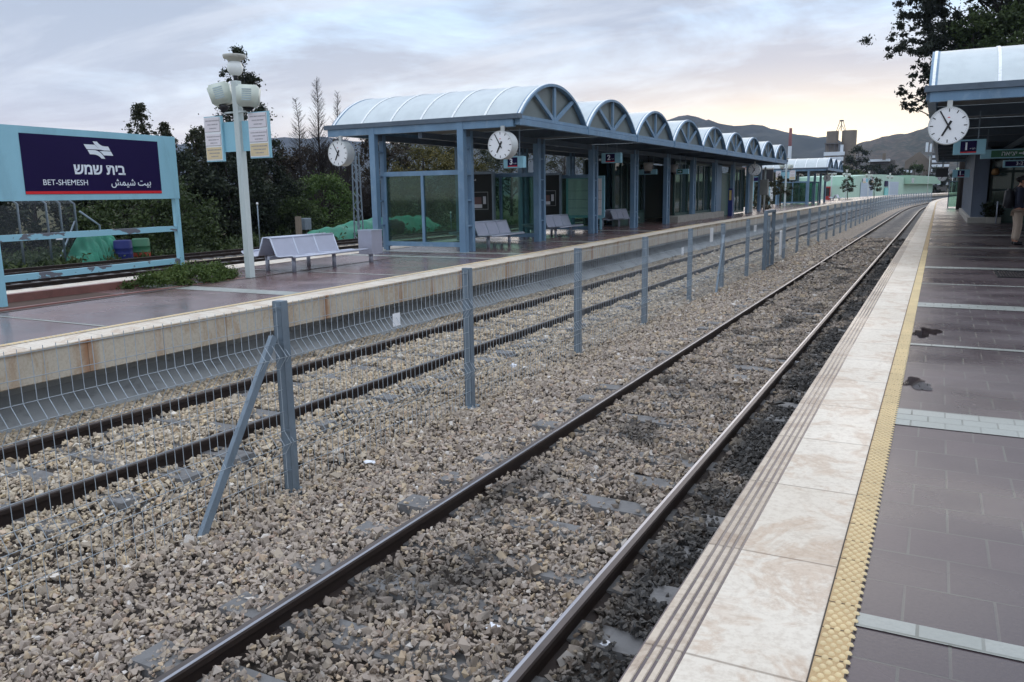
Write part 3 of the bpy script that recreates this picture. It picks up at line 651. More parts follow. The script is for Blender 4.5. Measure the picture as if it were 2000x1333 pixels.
# ------------------------------------------------------------------ vaulted shelters
BAY = 4.34; RISE = .93; ZS = 4.13
t = NT('vault_sheet'); p = t.pos(); n = t.noise(p, 0.7, 5); n2 = t.noise(t.mapping(p, (1, 1, .3)), 3.5, 5)
t.base(t.mix(t.math('MULTIPLY', t.ramp(n2, [(.4, 0), (.7, 1)]), .35), t.mix(n, S(182, 192, 195), S(200, 208, 210)), S(158, 167, 171)))
t.rough(t.ramp(n, [(.3, .28), (.7, .42)])); t.b.inputs['Metallic'].default_value = 0.25
VAULT = t.m
GABLE = paint('gable_sheet', S(112, 120, 118), 0.5, var=0.1, scale=1.4, dirt=S(98, 100, 98), dirt_amt=.4)
RIB = paint('vault_batten', S(238, 242, 244), 0.4, 0.0, var=0.05, scale=8, dirt=S(130, 132, 134), dirt_amt=.5)
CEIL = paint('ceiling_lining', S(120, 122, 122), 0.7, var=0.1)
R_ARC = (BAY / 2 - .06)
def arc(k, n, half, rise):
    R = (half * half + rise * rise) / (2 * rise); a0 = math.asin(min(1, half / R)) if rise < half else PI - math.asin(half / R)
    a = -a0 + 2 * a0 * k / n
    return R * math.sin(a), R * math.cos(a) - (R - rise)
def arcpts(n, half, rise): return [arc(k, n, half, rise) for k in range(n + 1)]
def vault_parts(x0, x1):       # local: bay spans y 0..BAY, springing at z=0; x0<x1
    half = BAY / 2 - .07; c = BAY / 2; n = 22; pts = arcpts(n, half, RISE)
    sheet = MB(); ins = arcpts(n, half - .03, RISE - .03)
    for P_, mi in ((pts, 0), (ins, 1)):
        vs = [(x, c + a, b) for x in (x0 + .03, x1 - .03) for a, b in P_]
        m = len(P_); sheet.add(vs, [(k, k + 1, m + k + 1, m + k) for k in range(m - 1)], mi, True)
    ribs = []
    nr = 7
    for i in range(nr):
        x = x0 + .06 + (x1 - x0 - .12) * i / (nr - 1); mb = MB(); o1 = arcpts(n, half + .015, RISE + .016); w_ = .028
        vs = [(xx, c + a, b + dz) for xx, dz in ((x - w_, -.012), (x - w_, 0), (x + w_, 0), (x + w_, -.012)) for a, b in o1]; m = len(o1)
        mb.add(vs, [(r * m + k, r * m + k + 1, (r + 1) * m + k + 1, (r + 1) * m + k) for r in range(3) for k in range(m - 1)], 0, False); ribs.append(mb)
    gab = []
    for xg, s in ((x1 - .14, 1), (x0 + .14, -1)):
        mb = MB(); P_ = arcpts(n, half - .03, RISE - .035); mb.add([(xg, c + a, b) for a, b in P_], [tuple(range(len(P_)))]); 
        fr = MB(); xa, xb = (xg + .012, x1 + .012) if s > 0 else (x0 - .012, xg - .012)
        oo, ii = arcpts(n, half + .005, RISE + .005), arcpts(n, half - .062, RISE - .062); m = n + 1
        vs = [(xx, c + a, max(b, -.02)) for xx in (xa, xb) for P2 in (oo, ii) for a, b in P2]
        fr.add(vs, [(2 * m + k, 2 * m + k + 1, 3 * m + k + 1, 3 * m + k) for k in range(n)] + [(k, m + k, m + k + 1, k + 1) for k in range(n)] + [(m + k, 3 * m + k, 3 * m + k + 1, m + k + 1) for k in range(n)] + [(k, k + 1, 2 * m + k + 1, 2 * m + k) for k in range(n)])
        xm = (xa + xb) / 2; wd = abs(xb - xa) * .8
        fr.bar((xm, c, -.02), (xm, c, RISE - .05), wd, .055, (1, 0, 0))
        for sg in (-1, 1): a, b = arc(n // 2 + sg * 6, n, half - .05, RISE - .05); fr.bar((xm, c + sg * .06, .02), (xm, c + a, b), wd * .96, .05, (1, 0, 0))
        fr.box(min(xa, xb) + .004, max(xa, xb) - .004, .02, BAY - .02, -.075, .005)
        gab.append((mb, fr))
    return sheet, ribs, gab
def shelter(label, x0, x1, y0, nb, colx, base, col_from=0, ends=(True, True), colskip=(), cat='platform shelter'):
    T = thing('platform_shelter', label, cat, ((x0 + x1) / 2, y0, base(y0)))
    sheet, ribs, gab = vault_parts(x0, x1)
    proto = None
    for b in range(nb):
        yb = y0 + b * BAY
        if proto is None:
            v = sheet.build('vault', [VAULT, CEIL], None); v.parent = T; v.location = Vector((0, yb, ZS)) - Vector((0, T.location.y, T.location.z)) + Vector((-T.location.x, 0, 0))
            subs = []
            for r in ribs: o = r.build('rib', RIB, None); o.parent = v; subs.append(o)
            for g_, f_ in gab:
                o = g_.build('gable', GABLE, None); o.parent = v; subs.append(o); o = f_.build('gable_frame', BLUE, None); o.parent = v; subs.append(o)
            proto = (v, subs)
        else:
            v = proto[0].copy(); C.objects.link(v); v.location.y = yb - T.location.y
            for s_ in proto[1]: c = s_.copy(); C.objects.link(c); c.parent = v
    y1 = y0 + nb * BAY
    for x, s in ((x1, 1), (x0, -1)):     # edge beams along the track
        mb = MB(); xa, xb = (x - .12, x + .03) if s > 0 else (x - .03, x + .12)
        mb.box(xa, xb, y0 - .02, y1 + .02, ZS - .225, ZS - .085)
        for k in range(nb + 1): mb.box(xb if s > 0 else xa - .012, xb + .012 if s > 0 else xa, y0 + k * BAY - .03, y0 + k * BAY + .03, ZS - .245, ZS + .05)
        mb.build('edge_beam', BLUE, T)
    for y, s in ((y0, -1), (y1, 1)):      # end gutters and end beams
        ya, yb = (y - .14, y + .06) if s < 0 else (y - .06, y + .14)
        MB().box(x0 - .08, x1 + .05, ya, yb, ZS - .085, ZS + .03).build('gutter', BLUED, T)
        ya, yb = (y - .1, y + .06) if s < 0 else (y - .06, y + .1)
        MB().box(x0 + .02, x1 - .125, ya, yb, ZS - .27, ZS - .088).build('end_beam', BLUE, T)
    for k in range(1, nb): 
        y = y0 + k * BAY; MB().box(x0 + .125, x1 - .125, y - .12, y + .12, ZS - .25, ZS - .006).build('valley_beam', BLUED, T)
    for xx in (colx[0], colx[1], (x0 + x1) / 2): MB().box(xx - .06, xx + .06, y0 + .07, y1 - .07, ZS - .42, ZS - .272).build('long_beam', BLUED, T)
    for k in range(nb + 1):
        for j, xx in enumerate(colx):
            if k < col_from or (k, j) in colskip: continue
            y = y0 + k * BAY if k < nb else y1 - .5; bz0 = base(y); mb = MB()
            top = ZS - .085 if k == 0 else ZS - .272
            mb.box(xx - .088, xx + .088, y - .112, y + .06, bz0, top); mb.box(xx - .07, xx + .07, y + .30, y + .42, bz0, ZS - .274)
            for q in range(1, 5): zz = bz0 + q * (top - bz0) / 5; mb.box(xx - .055, xx + .055, y + .06, y + .30, zz, zz + .04)
            mb.box(xx - .06, xx + .06, y + .07, y + .30, bz0 + .002, ZS - .3) if False else None
            mb.build('column', BLUE, T)
    return T
S1 = shelter('long blue steel shelter with nine arched vaults along the island platform', -15.0, -9.13, 17.88, 9, (-13.5, -10.75), zi)
# wind screens inside the first bays: part of the shelter
def windscreen(T, y, x0, x1, mid, zb, zt2=2.9, left_glass=True):
    f = MB(); w_ = .09
    f.box(x0, x1, y - .045, y + .045, zt2 - .12, zt2); f.box(x0, x1, y - .045, y + .045, zb + .12, zb + .24)
    f.box(x0, x0 + w_, y - .04, y + .04, zb, zt2 - .12); f.box(x1 - w_, x1, y - .04, y + .04, zb, zt2 - .12); f.box(mid - .04, mid + .04, y - .04, y + .04, zb + .24, zt2 - .12)
    f.build('windscreen_frame', BLUE, T)
    if left_glass: MB().box(x0 + w_, mid - .04, y - .006, y + .006, zb + .24, zt2 - .12).build('glass_pane', GLASS, T)
    MB().box(mid + .04, x1 - w_, y - .006, y + .006, zb + .24, zt2 - .12).build('glass_pane', GLASS, T)
for k in (0, 1, 2): windscreen(S1, 17.88 + k * BAY + .2, -13.38, -10.87, -12.12, zi(17.88 + k * BAY), 2.88, True)
# ------------------------------------------------------------------ poster cases, notice board under the shelter
def poster_case(x, y, label, zb):
    T = thing('poster_case', label, 'poster case', (x, y, zb), 0, 'advert cases under the island shelter')
    f = MB(); f.box(x - .62, x - .50, y - .07, y + .07, zb, zb + 2.13).box(x + .50, x + .55, y - .07, y + .07, zb + .2, zb + 2.1).box(x - .50, x + .50, y - .07, y + .07, zb + 2.05, zb + 2.13).box(x - .50, x + .50, y - .07, y + .07, zb + .40, zb + .52)
    f.build('case_frame', GALV, T); MB().box(x - .5, x + .5, y - .05, y + .05, zb + .52, zb + 2.05).build('poster', POSTERB, T)
    fr = MB()
    for a in ((-.36, -.34, 1.0, 1.5), (.34, .36, 1.0, 1.5), (-.36, .36, .98, 1.0), (-.36, .36, 1.5, 1.52)): fr.box(x + a[0], x + a[1], y - .056, y - .052, zb + a[2], zb + a[3])
    fr.build('picture_border', paint('poster_grey', S(120, 124, 124), .4), T)
    o = MB().box(x - .22, x + .14, y - .055, y - .052, zb + 1.03, zb + 1.14).box(x + .18, x + .28, y - .055, y - .052, zb + 1.15, zb + 1.38).build('picture_light', paint('poster_pale', S(190, 190, 196), .4), T)
    MB().box(x - .20, x + .12, y - .0545, y - .0515, zb + 1.14, zb + 1.36).build('picture_dark', paint('poster_brown', S(92, 60, 58), .4), T)
    bar = MB()
    for k in range(6): bar.box(x - .34 + k * .05, x - .31 + k * .05, y - .055, y - .052, zb + 1.86, zb + 1.89 + .02 * (k % 2))
    bar.build('caption', paint('poster_pale', S(190, 190, 196), .4), T)
poster_case(-12.62, 21.9, 'tall black advert poster in a grey case, nearer of the two under the shelter', zi(22))
poster_case(-12.35, 26.3, 'tall black advert poster in a grey case, half hidden behind a column', zi(26))
NB = thing('notice_board', 'pale blue glazed notice board on legs with white timetables under the shelter', 'notice board', (-12.2, 29.6, zi(29)))
zb = zi(29)
MB().box(-13.05, -11.45, 29.55, 29.65, zb + .45, zb + 2.05).build('board', TEAL, NB); MB().box(-12.95, -11.55, 29.52, 29.548, zb + .55, zb + 1.95).build('timetable', PAPER, NB)
l = MB(); 
for q in range(3): l.box(-12.95, -11.55, 29.515, 29.519, zb + .82 + q * .33, zb + .835 + q * .33)
l.build('sheet_edges', INK, NB)
for xx in (-12.9, -11.6): MB().box(xx - .04, xx + .04, 29.57, 29.63, zb, zb + .45).build('leg', TEAL, NB)

# ------------------------------------------------------------------ clocks
def hand(mb, M, ang, l0, l1, w0, w1):
    a = math.radians(90 - ang); d = Vector((math.cos(a), math.sin(a))); n_ = Vector((-d.y, d.x))
    p = [d * l0 + n_ * w0, d * l1 + n_ * w1, d * l1 - n_ * w1, d * l0 - n_ * w0]
    mb.prism([(q.x, q.y) for q in p][::-1], M, .003)
def clock(label, c, top, R=.335, depth=.26, rod=True):
    T = thing('station_clock', label, 'clock', c, 0, 'round station clocks')
    x, y, z = c; Mf = frame((x, y - depth / 2 - .001, z), (1, 0, 0), (0, 0, 1))       # front face looks towards -y (the camera)
    mb = MB(); n = 36
    prof = [(R - .015, -depth / 2 + .012), (R - .015, -depth / 2 - .006), (R, -depth / 2 - .004), (R, -depth / 2 + .03), (R - .008, -depth / 2 + .034), (R - .008, depth / 2 - .034), (R, depth / 2 - .03), (R, depth / 2 + .004), (R - .015, depth / 2 + .006), (R - .015, depth / 2 - .012)]
    vs = [(x + r * math.cos(2 * PI * k / n), y + d, z + r * math.sin(2 * PI * k / n)) for r, d in prof for k in range(n)]
    mb.add(vs, [(i * n + k, (i + 1) * n + k, (i + 1) * n + (k + 1) % n, i * n + (k + 1) % n) for i in range(len(prof) - 1) for k in range(n)], 0, False)
    mb.build('case', paint('clock_case', S(196, 200, 200), .4, var=.05, scale=3), T)
    for sgn, nm in ((-1, 'dial'), (1, 'dial')):
        dd = y + sgn * (depth / 2 - .004); vs = [(x + (R - .014) * math.cos(2 * PI * k / n), dd, z + (R - .014) * math.sin(2 * PI * k / n)) for k in range(n)]
        D = MB().add(vs, [tuple(range(n)) if sgn < 0 else tuple(reversed(range(n)))]).build('dial', WHITE, T)
        if sgn > 0: continue
        M = frame((x, dd - .002, z), (1, 0, 0), (0, 0, 1)); tk = MB()
        for h in range(12): hand(tk, M, h * 30, R * .74, R * .91, .008, .008)
        for h in range(60):
            if h % 5: hand(tk, M, h * 6, R * .885, R * .91, .0022, .0022)
        tk.build('hour_marks', BLACK, D)
        M2 = frame((x, dd - .008, z), (1, 0, 0), (0, 0, 1)); hm = MB(); hand(hm, M2, 207.5 + 0, -R * .28, R * .60, .022, .016); hm.build('hour_hand', BLACK, D)
        M3 = frame((x, dd - .013, z), (1, 0, 0), (0, 0, 1)); mm = MB(); hand(mm, M3, 331, -R * .26, R * .90, .015, .010); mm.build('minute_hand', BLACK, D)
        MB().box(x - .02, x + .02, dd - .004, dd - .001, z + R * .42, z + R * .46).build('maker_mark', RED, D)
    if rod: MB().box(x - .045, x + .045, y - .03, y + .03, z + R - .004, top).build('hanger', paint('hanger_pale', S(178, 180, 178), .5), T)
    return T
clock('round white clock hanging at the camera side left corner of the island shelter', (-14.52, 17.75, 3.40), 3.87, .335, .30)
clock('round white clock hanging under the right front corner of the island shelter', (-9.50, 17.72, 3.42), 3.88, .335, .30)
clock('large white clock hanging under the near edge of the right platform canopy', (0.06, 17.80, 3.40), 3.87, .345, .24)
clock('small distant clock under the far end of the island shelter', (-9.62, 48.9, 3.40), 3.87)
clock('tiny far clock beneath the far end of the right canopy', (0.10, 61.5, 2.93), 3.87, .30, .2)
clock('blurred far clock under the second island shelter', (-9.75, 84.6, 3.25), 3.9)
# ------------------------------------------------------------------ platform number and way-out signs
def box_sign(label, x0, x1, y, z0, z1, txt, nav=(.3, .78), hang=3.87, group='hanging platform number signs'):
    T = thing('hanging_sign', label, 'sign', ((x0 + x1) / 2, y, z0), 0, group)
    MB().rbox(x0, x1, y - .09, y + .09, z0, z1, .01).build('sign_box', TEAL, T)
    w_ = x1 - x0; h = z1 - z0; a = x0 + w_ * nav[0]; b = x0 + w_ * nav[1]
    MB().box(a, b, y - .094, y - .0905, z0 + h * .10, z1 - h * .10).build('number_panel', NAVY, T)
    MB().box(a + .003, b - .003, y - .0965, y - .0945, z0 + h * .11, z0 + h * .19).build('red_band', RED, T)
    text_mesh(txt, h * .68, frame((a + (b - a) * .36, y - .098, z0 + h * .52), (1, 0, 0), (0, 0, 1)), .001, 'CENTER', 1.0, h * .022).build('numeral', LETTER, T)
    text_mesh('\u05e8\u05e6\u05d9\u05e3'[::-1], h * .17, frame((a + (b - a) * .76, y - .098, z0 + h * .38), (1, 0, 0), (0, 0, 1)), .001).build('small_lettering', LETTER, T)
    for xx in (x0 + w_ * .25, x1 - w_ * .25): MB().box(xx - .012, xx + .012, y - .012, y + .012, z1, hang).build('hanger', GALV, T)
    return T
box_sign('pale blue box sign with platform number 1 under the right canopy', .20, .82, 20.6, 2.95, 3.27, '1', (.22, .72))
box_sign('pale blue box sign with platform number 3 below the shelter clock', -9.92, -9.36, 18.6, 2.90, 3.19, '3', (.22, .72))
box_sign('pale blue box sign with platform number 2 hanging between shelter columns', -10.42, -9.72, 26.7, 3.24, 3.58, '2', (.22, .7))
box_sign('small far box sign on a pale frame left of the right canopy wall', 0.45, 1.1, 40.5, 2.65, 2.98, '1', (.3, .7))
def strip_sign(label, x0, x1, y, z0, z1, parts, green=True, hang=3.85):
    T = thing('direction_sign', label, 'sign', ((x0 + x1) / 2, y, z0))
    MB().rbox(x0, x1, y - .07, y + .07, z0, z1, .008).build('sign_box', TEAL, T)
    SG = paint('exit_green', S(24, 92, 62), .35, var=.08)
    for a, b in parts['panels']: MB().box(a, b, y - .0735, y - .0705, z0 + .03, z1 - .03).build('panel', SG if green else NAVY, T)
    for tx, cx_, hh in parts['text']: text_mesh(tx, hh, frame((cx_, y - .076, (z0 + z1) / 2), (1, 0, 0), (0, 0, 1)), .001).build('lettering', LETTER, T)
    for ax in parts.get('arrows', ()):
        m = MB(); zc = (z0 + z1) / 2; m.box(ax - .09, ax + .02, y - .077, y - .0745, zc - .014, zc + .014)
        m.prism([(ax + .01, zc - .05), (ax + .075, zc), (ax + .01, zc + .05)], Matrix(((1, 0, 0, 0), (0, 0, 1, y - .0772), (0, 1, 0, 0), (0, 0, 0, 1))), .002); m.build('arrow', LETTER, T)
    for xx in (x0 + .15, x1 - .15): MB().box(xx - .012, xx + .012, y - .012, y + .012, z1, hang).build('hanger', GALV, T)
EXIT = '\u05d9\u05e6\u05d9\u05d0\u05d4'[::-1]
strip_sign('long green way-out sign with Hebrew word and arrow under the right canopy', .96, 3.2, 27, 3.03, 3.28, {'panels': [(1.22, 3.1)], 'text': [(EXIT, 1.66, .17)], 'arrows': [1.98]})
strip_sign('dark number strip 3 2 hanging just below the green way-out sign', 1.55, 3.2, 27.3, 2.78, 2.98, {'panels': [(1.6, 3.1)], 'text': [('3-2', 1.95, .14)]}, False, 3.0)
strip_sign('small sign with number 1 in front of the glazed stair hall', -11.9, -10.9, 34.4, 2.98, 3.2, {'panels': [(-11.45, -11.15)], 'text': [('1', -11.24, .16)]}, False)
strip_sign('small sign with green arrow in front of the glazed stair hall', -10.55, -10.0, 36.2, 3.0, 3.22, {'panels': [(-10.5, -10.26)], 'text': [], 'arrows': [-10.38]}, True)

# ------------------------------------------------------------------ station name board
A = Vector((-12.34, 10.33, 0)); Bp = Vector((-12.09, 6.89, 0)); u = (A - Bp).normalized(); nrm_ = Vector((u.y, -u.x, 0))    # u runs left to right, nrm_ faces the tracks
NBRD = thing('station_sign', 'large pale blue station name board with navy panel reading Bet-Shemesh', 'station sign', (A + Bp) / 2 + Vector((0, 0, .68)))
def sp(s, z, d=0): q = A - u * s + nrm_ * d; return Vector((q.x, q.y, z))
MS = lambda s, z, d: frame(sp(s, z, d), u, (0, 0, 1))
def sbox(s0, s1, z0, z1, d0, d1): return MB().prism([(0, 0), (s1 - s0, 0), (s1 - s0, z1 - z0), (0, z1 - z0)], MS(s1, z0, d0), d1 - d0)
sbox(-.06, 3.46, 2.265, 3.36, -.07, .055).build('board', TEAL, NBRD)
nv = sbox(.35, 2.915, 2.36, 3.255, .0575, .061).build('name_panel', NAVY, NBRD)
sbox(.352, 2.913, 2.362, 2.405, .062, .0645).build('red_stripe', RED, nv)
for s_ in (0.0, 3.44):
    z0 = .72 if s_ < 1 else .60
    sbox(s_ - .045, s_ + .045, z0, 2.264, -.045, .045).build('post', TEAL, NBRD)
CHIP = NT('chipped_pale_blue'); p = CHIP.pos(); n = CHIP.noise(CHIP.mapping(p, (1, 1, 2.5)), 2.1, 4, .55, .3)
CHIP.base(CHIP.mix(CHIP.ramp(n, [(.56, 0.0), (.575, 1.0)]), S(140, 190, 206), S(100, 104, 112))); CHIP.rough(.5)
for z0 in (1.68, 1.09): o = sbox(.046, 3.394, z0, z0 + .095, -.035, .03).build('rail', CHIP.m, NBRD); o['label'] = 'pale blue rail with paint flaked to grey'
MS_ = lambda s, z: MS(s, z, .0645)
text_mesh('BET-SHEMESH', .122, MS_(2.226, 2.535), .001, 'CENTER', 1.06, 0.0).build('latin_name', LETTER, nv)
text_mesh('\u05e9\u05de\u05e9 \u05ea\u05d9\u05d1', .235, MS_(1.58, 2.745), .001, 'CENTER', 1.10, .006).build('hebrew_name', LETTER, nv)
text_mesh('\ufeb6\ufee4\ufef4\ufeb7 \ufe96\ufef4\ufe91', .165, MS_(0.985, 2.545), .001, 'CENTER', 1.0, .001).build('arabic_name', LETTER, nv)
def crv(p0, c, p1, n=7): return [((1 - t_) ** 2 * p0[0] + 2 * t_ * (1 - t_) * c[0] + t_ * t_ * p1[0], (1 - t_) ** 2 * p0[1] + 2 * t_ * (1 - t_) * c[1] + t_ * t_ * p1[1]) for t_ in [i / n for i in range(n + 1)]]
# emblem: four slanted strokes, traced proportions (x right, y up; unit = panel height of the emblem)
def em(px, py): return ((px - 1038) / 322 * .54, -(py - 352) / 200 * .275)
e1 = [em(878, 293), em(998, 293)] + [em(*q) for q in crv((998, 293), (1030, 335), (1070, 347))] + [em(905, 347)]
e2 = [em(980, 255), em(1027, 255)] + [em(*q) for q in crv((1027, 255), (1060, 304), (1110, 306))] + [em(1150, 306), em(1172, 354), em(1100, 354)] + [em(*q) for q in crv((1100, 354), (1030, 352), (980, 255))][:-1]
e3 = [em(912, 355), em(990, 355)] + [em(*q) for q in crv((990, 355), (1060, 360), (1103, 450))] + [em(1062, 450)] + [em(*q) for q in crv((1062, 450), (1030, 406), (975, 405))] + [em(936, 405)]
e4 = [em(1042, 362), em(1175, 362), em(1200, 411), em(1090, 411)] + [em(*q) for q in crv((1090, 411), (1075, 380), (1042, 362))][:-1]
mb = MB()
for e in (e1, e2, e3, e4): mb.prism(e[::-1], MS_(1.573, 3.06), .0015)
mb.build('railway_emblem', LETTER, nv)

# ------------------------------------------------------------------ planting bed and ground cover under the board
SOIL = paint('bed_soil', S(78, 58, 48), 0.95, var=0.3, scale=8, dirt=S(50, 40, 34), bump=1.0)
KERB = paint('red_kerb', S(132, 88, 80), 0.5, var=0.15, scale=4, dirt=S(90, 66, 60))
bed = thing('planting_bed', 'long soil bed with red brown kerb beneath the station name board', 'planting bed', (-12.2, 8.5, .72))
k = MB(); k.box(-12.62, -12.48, 5.0, 9.6, .70, .86).box(-11.75, -11.66, 5.0, 12.0, .70, .752); k.build('kerb', KERB, bed)
MB().box(-12.48, -11.75, 5.0, 12.0, .55, .738).build('soil', SOIL, bed)

# ------------------------------------------------------------------ lamp post with notices
def lamp_post(x, y, zb, label, notices=True, floods=True, group='white lamp posts on the island platform'):
    T = thing('lamp_post', label, 'lamp post', (x, y, zb), 0, group)
    z1 = zb + 3.62
    m = MB(); m.rbox(x - .066, x + .066, y - .066, y + .066, zb, z1, .012); m.build('post', POLE, T)
    MB().box(x - .05, x + .05, y - .074, y - .0665, zb + .40, zb + 1.02).build('access_hatch', POLE, T)
    MB().tube([(x, y, z1), (x, y, z1 + .10)], .042, 10).build('neck', BLACK, T)
    g = MB().lathe([(.05, .09), (.10, .11), (.138, .18), (.142, .25), (.12, .32), (.10, .335)], (x, y, z1), 20).build('globe', paint('globe_white', S(232, 236, 234), .25, var=.03), T)
    c = MB().lathe([(.10, .335), (.15, .385), (.19, .39), (.205, .44), (.20, .455), (.0, .46)], (x, y, z1), 24); c.build('lamp_cap', paint('lamp_cap_grey', S(190, 190, 182), .5, dirt=S(120, 96, 80), var=.08), T)
    if floods:
        for sx, zc, tilt in ((-1, 3.38, 14), (1, 3.30, -3)):
            zc = zb + zc
            arm = MB().tube([(x + sx * .07, y - .05, zb + 3.06), (x + sx * .32, y - .06, zb + 3.06)], .018, 8); arm.build('arm', POLE, T)
            Mr = Matrix.Translation((x + sx * .34, y - .06, zc + .02)) @ Euler((math.radians(-6), math.radians(-tilt), math.radians(32))).to_matrix().to_4x4()
            bm = bmesh.new(); bmesh.ops.create_cube(bm, size=1)
            for v in bm.verts: v.co = Vector((v.co.x * .41, v.co.y * .27, v.co.z * .38)); 
            for v in bm.verts:
                if v.co.z < 0: v.co.x *= .88
            bmesh.ops.bevel(bm, geom=bm.edges[:], offset=.042, segments=3, affect='EDGES')
            h = MB(); h.bm(bm, 0, True, Mr)
            hd = h.build('flood_head', paint('flood_cream', S(206, 214, 202), .4, var=.04), T)
            v_ = MB()
            for q in range(6): a_ = Mr @ Vector((-.085, -.137, -.09 + q * .038)); b_ = Mr @ Vector((.085, -.137, -.09 + q * .038)); v_.bar(a_, b_, .012, .018)
            v_.build('vent_louvres', paint('louvre_grey', S(170, 186, 190), .4), hd)
            nk = MB(); top = Mr @ Vector((0, 0, -.20)); bt = Vector((x + sx * .32, y - .06, zb + 3.07))
            nk.tube([top, top * .6 + bt * .4, top * .25 + bt * .75, bt], [.10, .085, .05, .045], 12); nk.build('flood_neck', BLACK, hd)
    if notices:
        for sx, wp in ((-1, (-.84, -.41)), (1, (.29, .76))):
            sx0, sx1 = (-.42, -.086) if sx < 0 else (.086, .30)
            MB().box(x + sx0, x + sx1, y - .02, y + .0, zb + 2.36, zb + 2.90).build('bracket_plate', TEAL, T)
            zz0, zz1 = (zb + 2.19, zb + 3.02) if sx < 0 else (zb + 2.22, zb + 3.04)
            nbd = MB().box(x + wp[0], x + wp[1] + .03, y - .06, y - .021, zz0, zz1).build('notice_board', TEAL, T)
            a, b = x + wp[0] + .005, x + wp[1] - .005; hh = zz1 - zz0
            MB().box(a, b, y - .064, y - .0605, zz0 + .02, zz1 - .015).build('backing_sheet', WHITE, nbd)
            for f0, f1, mt in ((.66, .97, PAPER), (.35, .61, PAPER), (.05, .32, PAPERY)):
                MB().box(a + .01, b - .012, y - .0675, y - .0645, zz0 + hh * f0, zz0 + hh * f1).build('notice_sheet', mt, nbd)
                rr = random.Random(int(f0 * 100) + sx)
                for q in range(3):
                    ink = MB(); zc = zz0 + hh * (f0 + (f1 - f0) * (.78 - q * .27)); half = (b - a) * (.42 - q * .10); cx_ = (a + b) / 2 + .01; xx = cx_ - half
                    while xx < cx_ + half: w_ = rr.uniform(.008, .020); ink.box(xx, min(xx + w_, cx_ + half), y - .0687, y - .0678, zc - .011, zc + .011); xx += w_ + rr.uniform(.004, .012)
                    ink.build('writing_line', INK, nbd)
                if mt is PAPER: MB().box(a + .01, b - .012, y - .0687, y - .0677, zz0 + hh * f0, zz0 + hh * f0 + .005).box(b - .018, b - .012, y - .0687, y - .0677, zz0 + hh * f0, zz0 + hh * f1).build('sheet_edge', BLACK, nbd)
    return T
lamp_post(-11.58, 11.27, zi(11.27), 'white lamp post with globe, two floodlights and paper notices beside the bench')
lamp_post(-11.72, 73.0, .80, 'white lamp post with notices beside the potted tree past the shelter', True, True)
lamp_post(-12.5, 113.5, .80, 'first bare white lamp post beyond the second shelter', False, True)
lamp_post(-11.9, 126.0, .80, 'white lamp post in front of the left end of the mint green building', False, True)
lamp_post(-10.0, 140.5, .80, 'white lamp post with notice boards in front of the mint building door', True, True)
lamp_post(-8.2, 165.0, .80, 'farthest small lamp post before the mint green building', False, True)
def plain_lamp(x, y, z, h, label):
    T = thing('lamp_column', label, 'lamp post', (x, y, z)); MB().tube([(x, y, z), (x, y, z + h)], [.07, .05], 8).build('post', POLE, T); MB().rbox(x - .5, x + .2, y - .15, y + .15, z + h, z + h + .14, .03).build('lamp_head', GALV, T)
plain_lamp(-11.95, 108.5, .8, 3.4, 'slender pale post right of the second island shelter')
plain_lamp(-2.4, 205, .6, 8.5, 'tall dark lamp column standing by the mint building awning')
plain_lamp(2.6, 225, .6, 5.5, 'pale lamp column near the far green shed')

# ------------------------------------------------------------------ bench and bin
def bench(label, x, y, zb, rz=0.0, n=3, group='perforated steel benches on the island platform', extra=0.45):
    """back to back bench, axis along y, centred at x"""
    T = thing('steel_bench', label, 'bench', (x, y, zb), rz, group)
    L_ = n * .63; T.rotation_euler = (0, 0, 0)
    prof = [(-.70, .42), (-.66, .385), (-.32, .33), (-.24, .345), (-.10, .70), (.10, .70), (.24, .345), (.32, .33), (.66, .36), (.70, .335)]
    prof = [(x + a, zb + b) for a, b in prof]
    def sheet(pts, y0, y1): 
        mb = MB(); 
        for (a, b), (c, d) in zip(pts[:-1], pts[1:]): mb.quad((a, y0, b), (a, y1, b), (c, y1, d), (c, y0, d))
        return mb
    y0 = y
    sheet(prof[0:4], y0, y0 + L_).build('seat', STEELP, T); o = sheet(prof[6:10], y0, y0 + L_ + extra).build('seat', STEELP, T)
    sheet(prof[3:5], y0, y0 + L_).build('backrest', STEELP, T); sheet(prof[5:7], y0, y0 + L_).build('backrest', STEELP, T)
    for k in range(n + 1):
        yy = y0 + L_ * k / n; MB().tube([(a, yy, b) for a, b in prof], .017, 8).build('seat_divider', STEELT, T)
    for i in (0, 4, 5, 9):
        a, b = prof[i]; MB().tube([(a, y0, b), (a, y0 + L_ + (extra if i == 9 else 0), b)], .02, 8).build('edge_tube', STEELT, T)
    MB().box(x - .03, x + .03, y0 + .02, y0 + L_ - .02, zb + .27, zb + .33).build('beam', STEELT, T)
    for xx, yy in ((-.36, .35), (.36, .35), (-.36, L_ - .3), (.36, L_ - .3)):
        MB().tube([(x + xx, y0 + yy, zb), (x + xx, y0 + yy, zb + .33)], .043, 12).build('leg', STEELT, T)
    for yy in (.35, L_ - .3): MB().box(x - .4, x + .4, y0 + yy - .025, y0 + yy + .025, zb + .285, zb + .325).build('cross_bar', STEELT, T)
    return T
bench('double sided perforated steel bench beside the lamp post, in the open', -11.87, 12.05, zi(12))
bench('grey perforated bench under the shelter in front of the nearer black poster', -11.35, 19.2, zi(19), extra=0)
bench('grey perforated bench under the shelter beside the second black poster', -11.5, 24.0, zi(24), extra=0)
bench('dark perforated bench under the shelter before the glazed stair hall', -12.0, 31.4, zi(31), extra=0)
bench('small pale bench on the open platform past the second shelter', -11.0, 104.5, .8, extra=0)
Bn = thing('litter_bin', 'square perforated steel litter bin on a short post by the shelter', 'litter bin', (-11.38, 14.75, zi(14.7)))
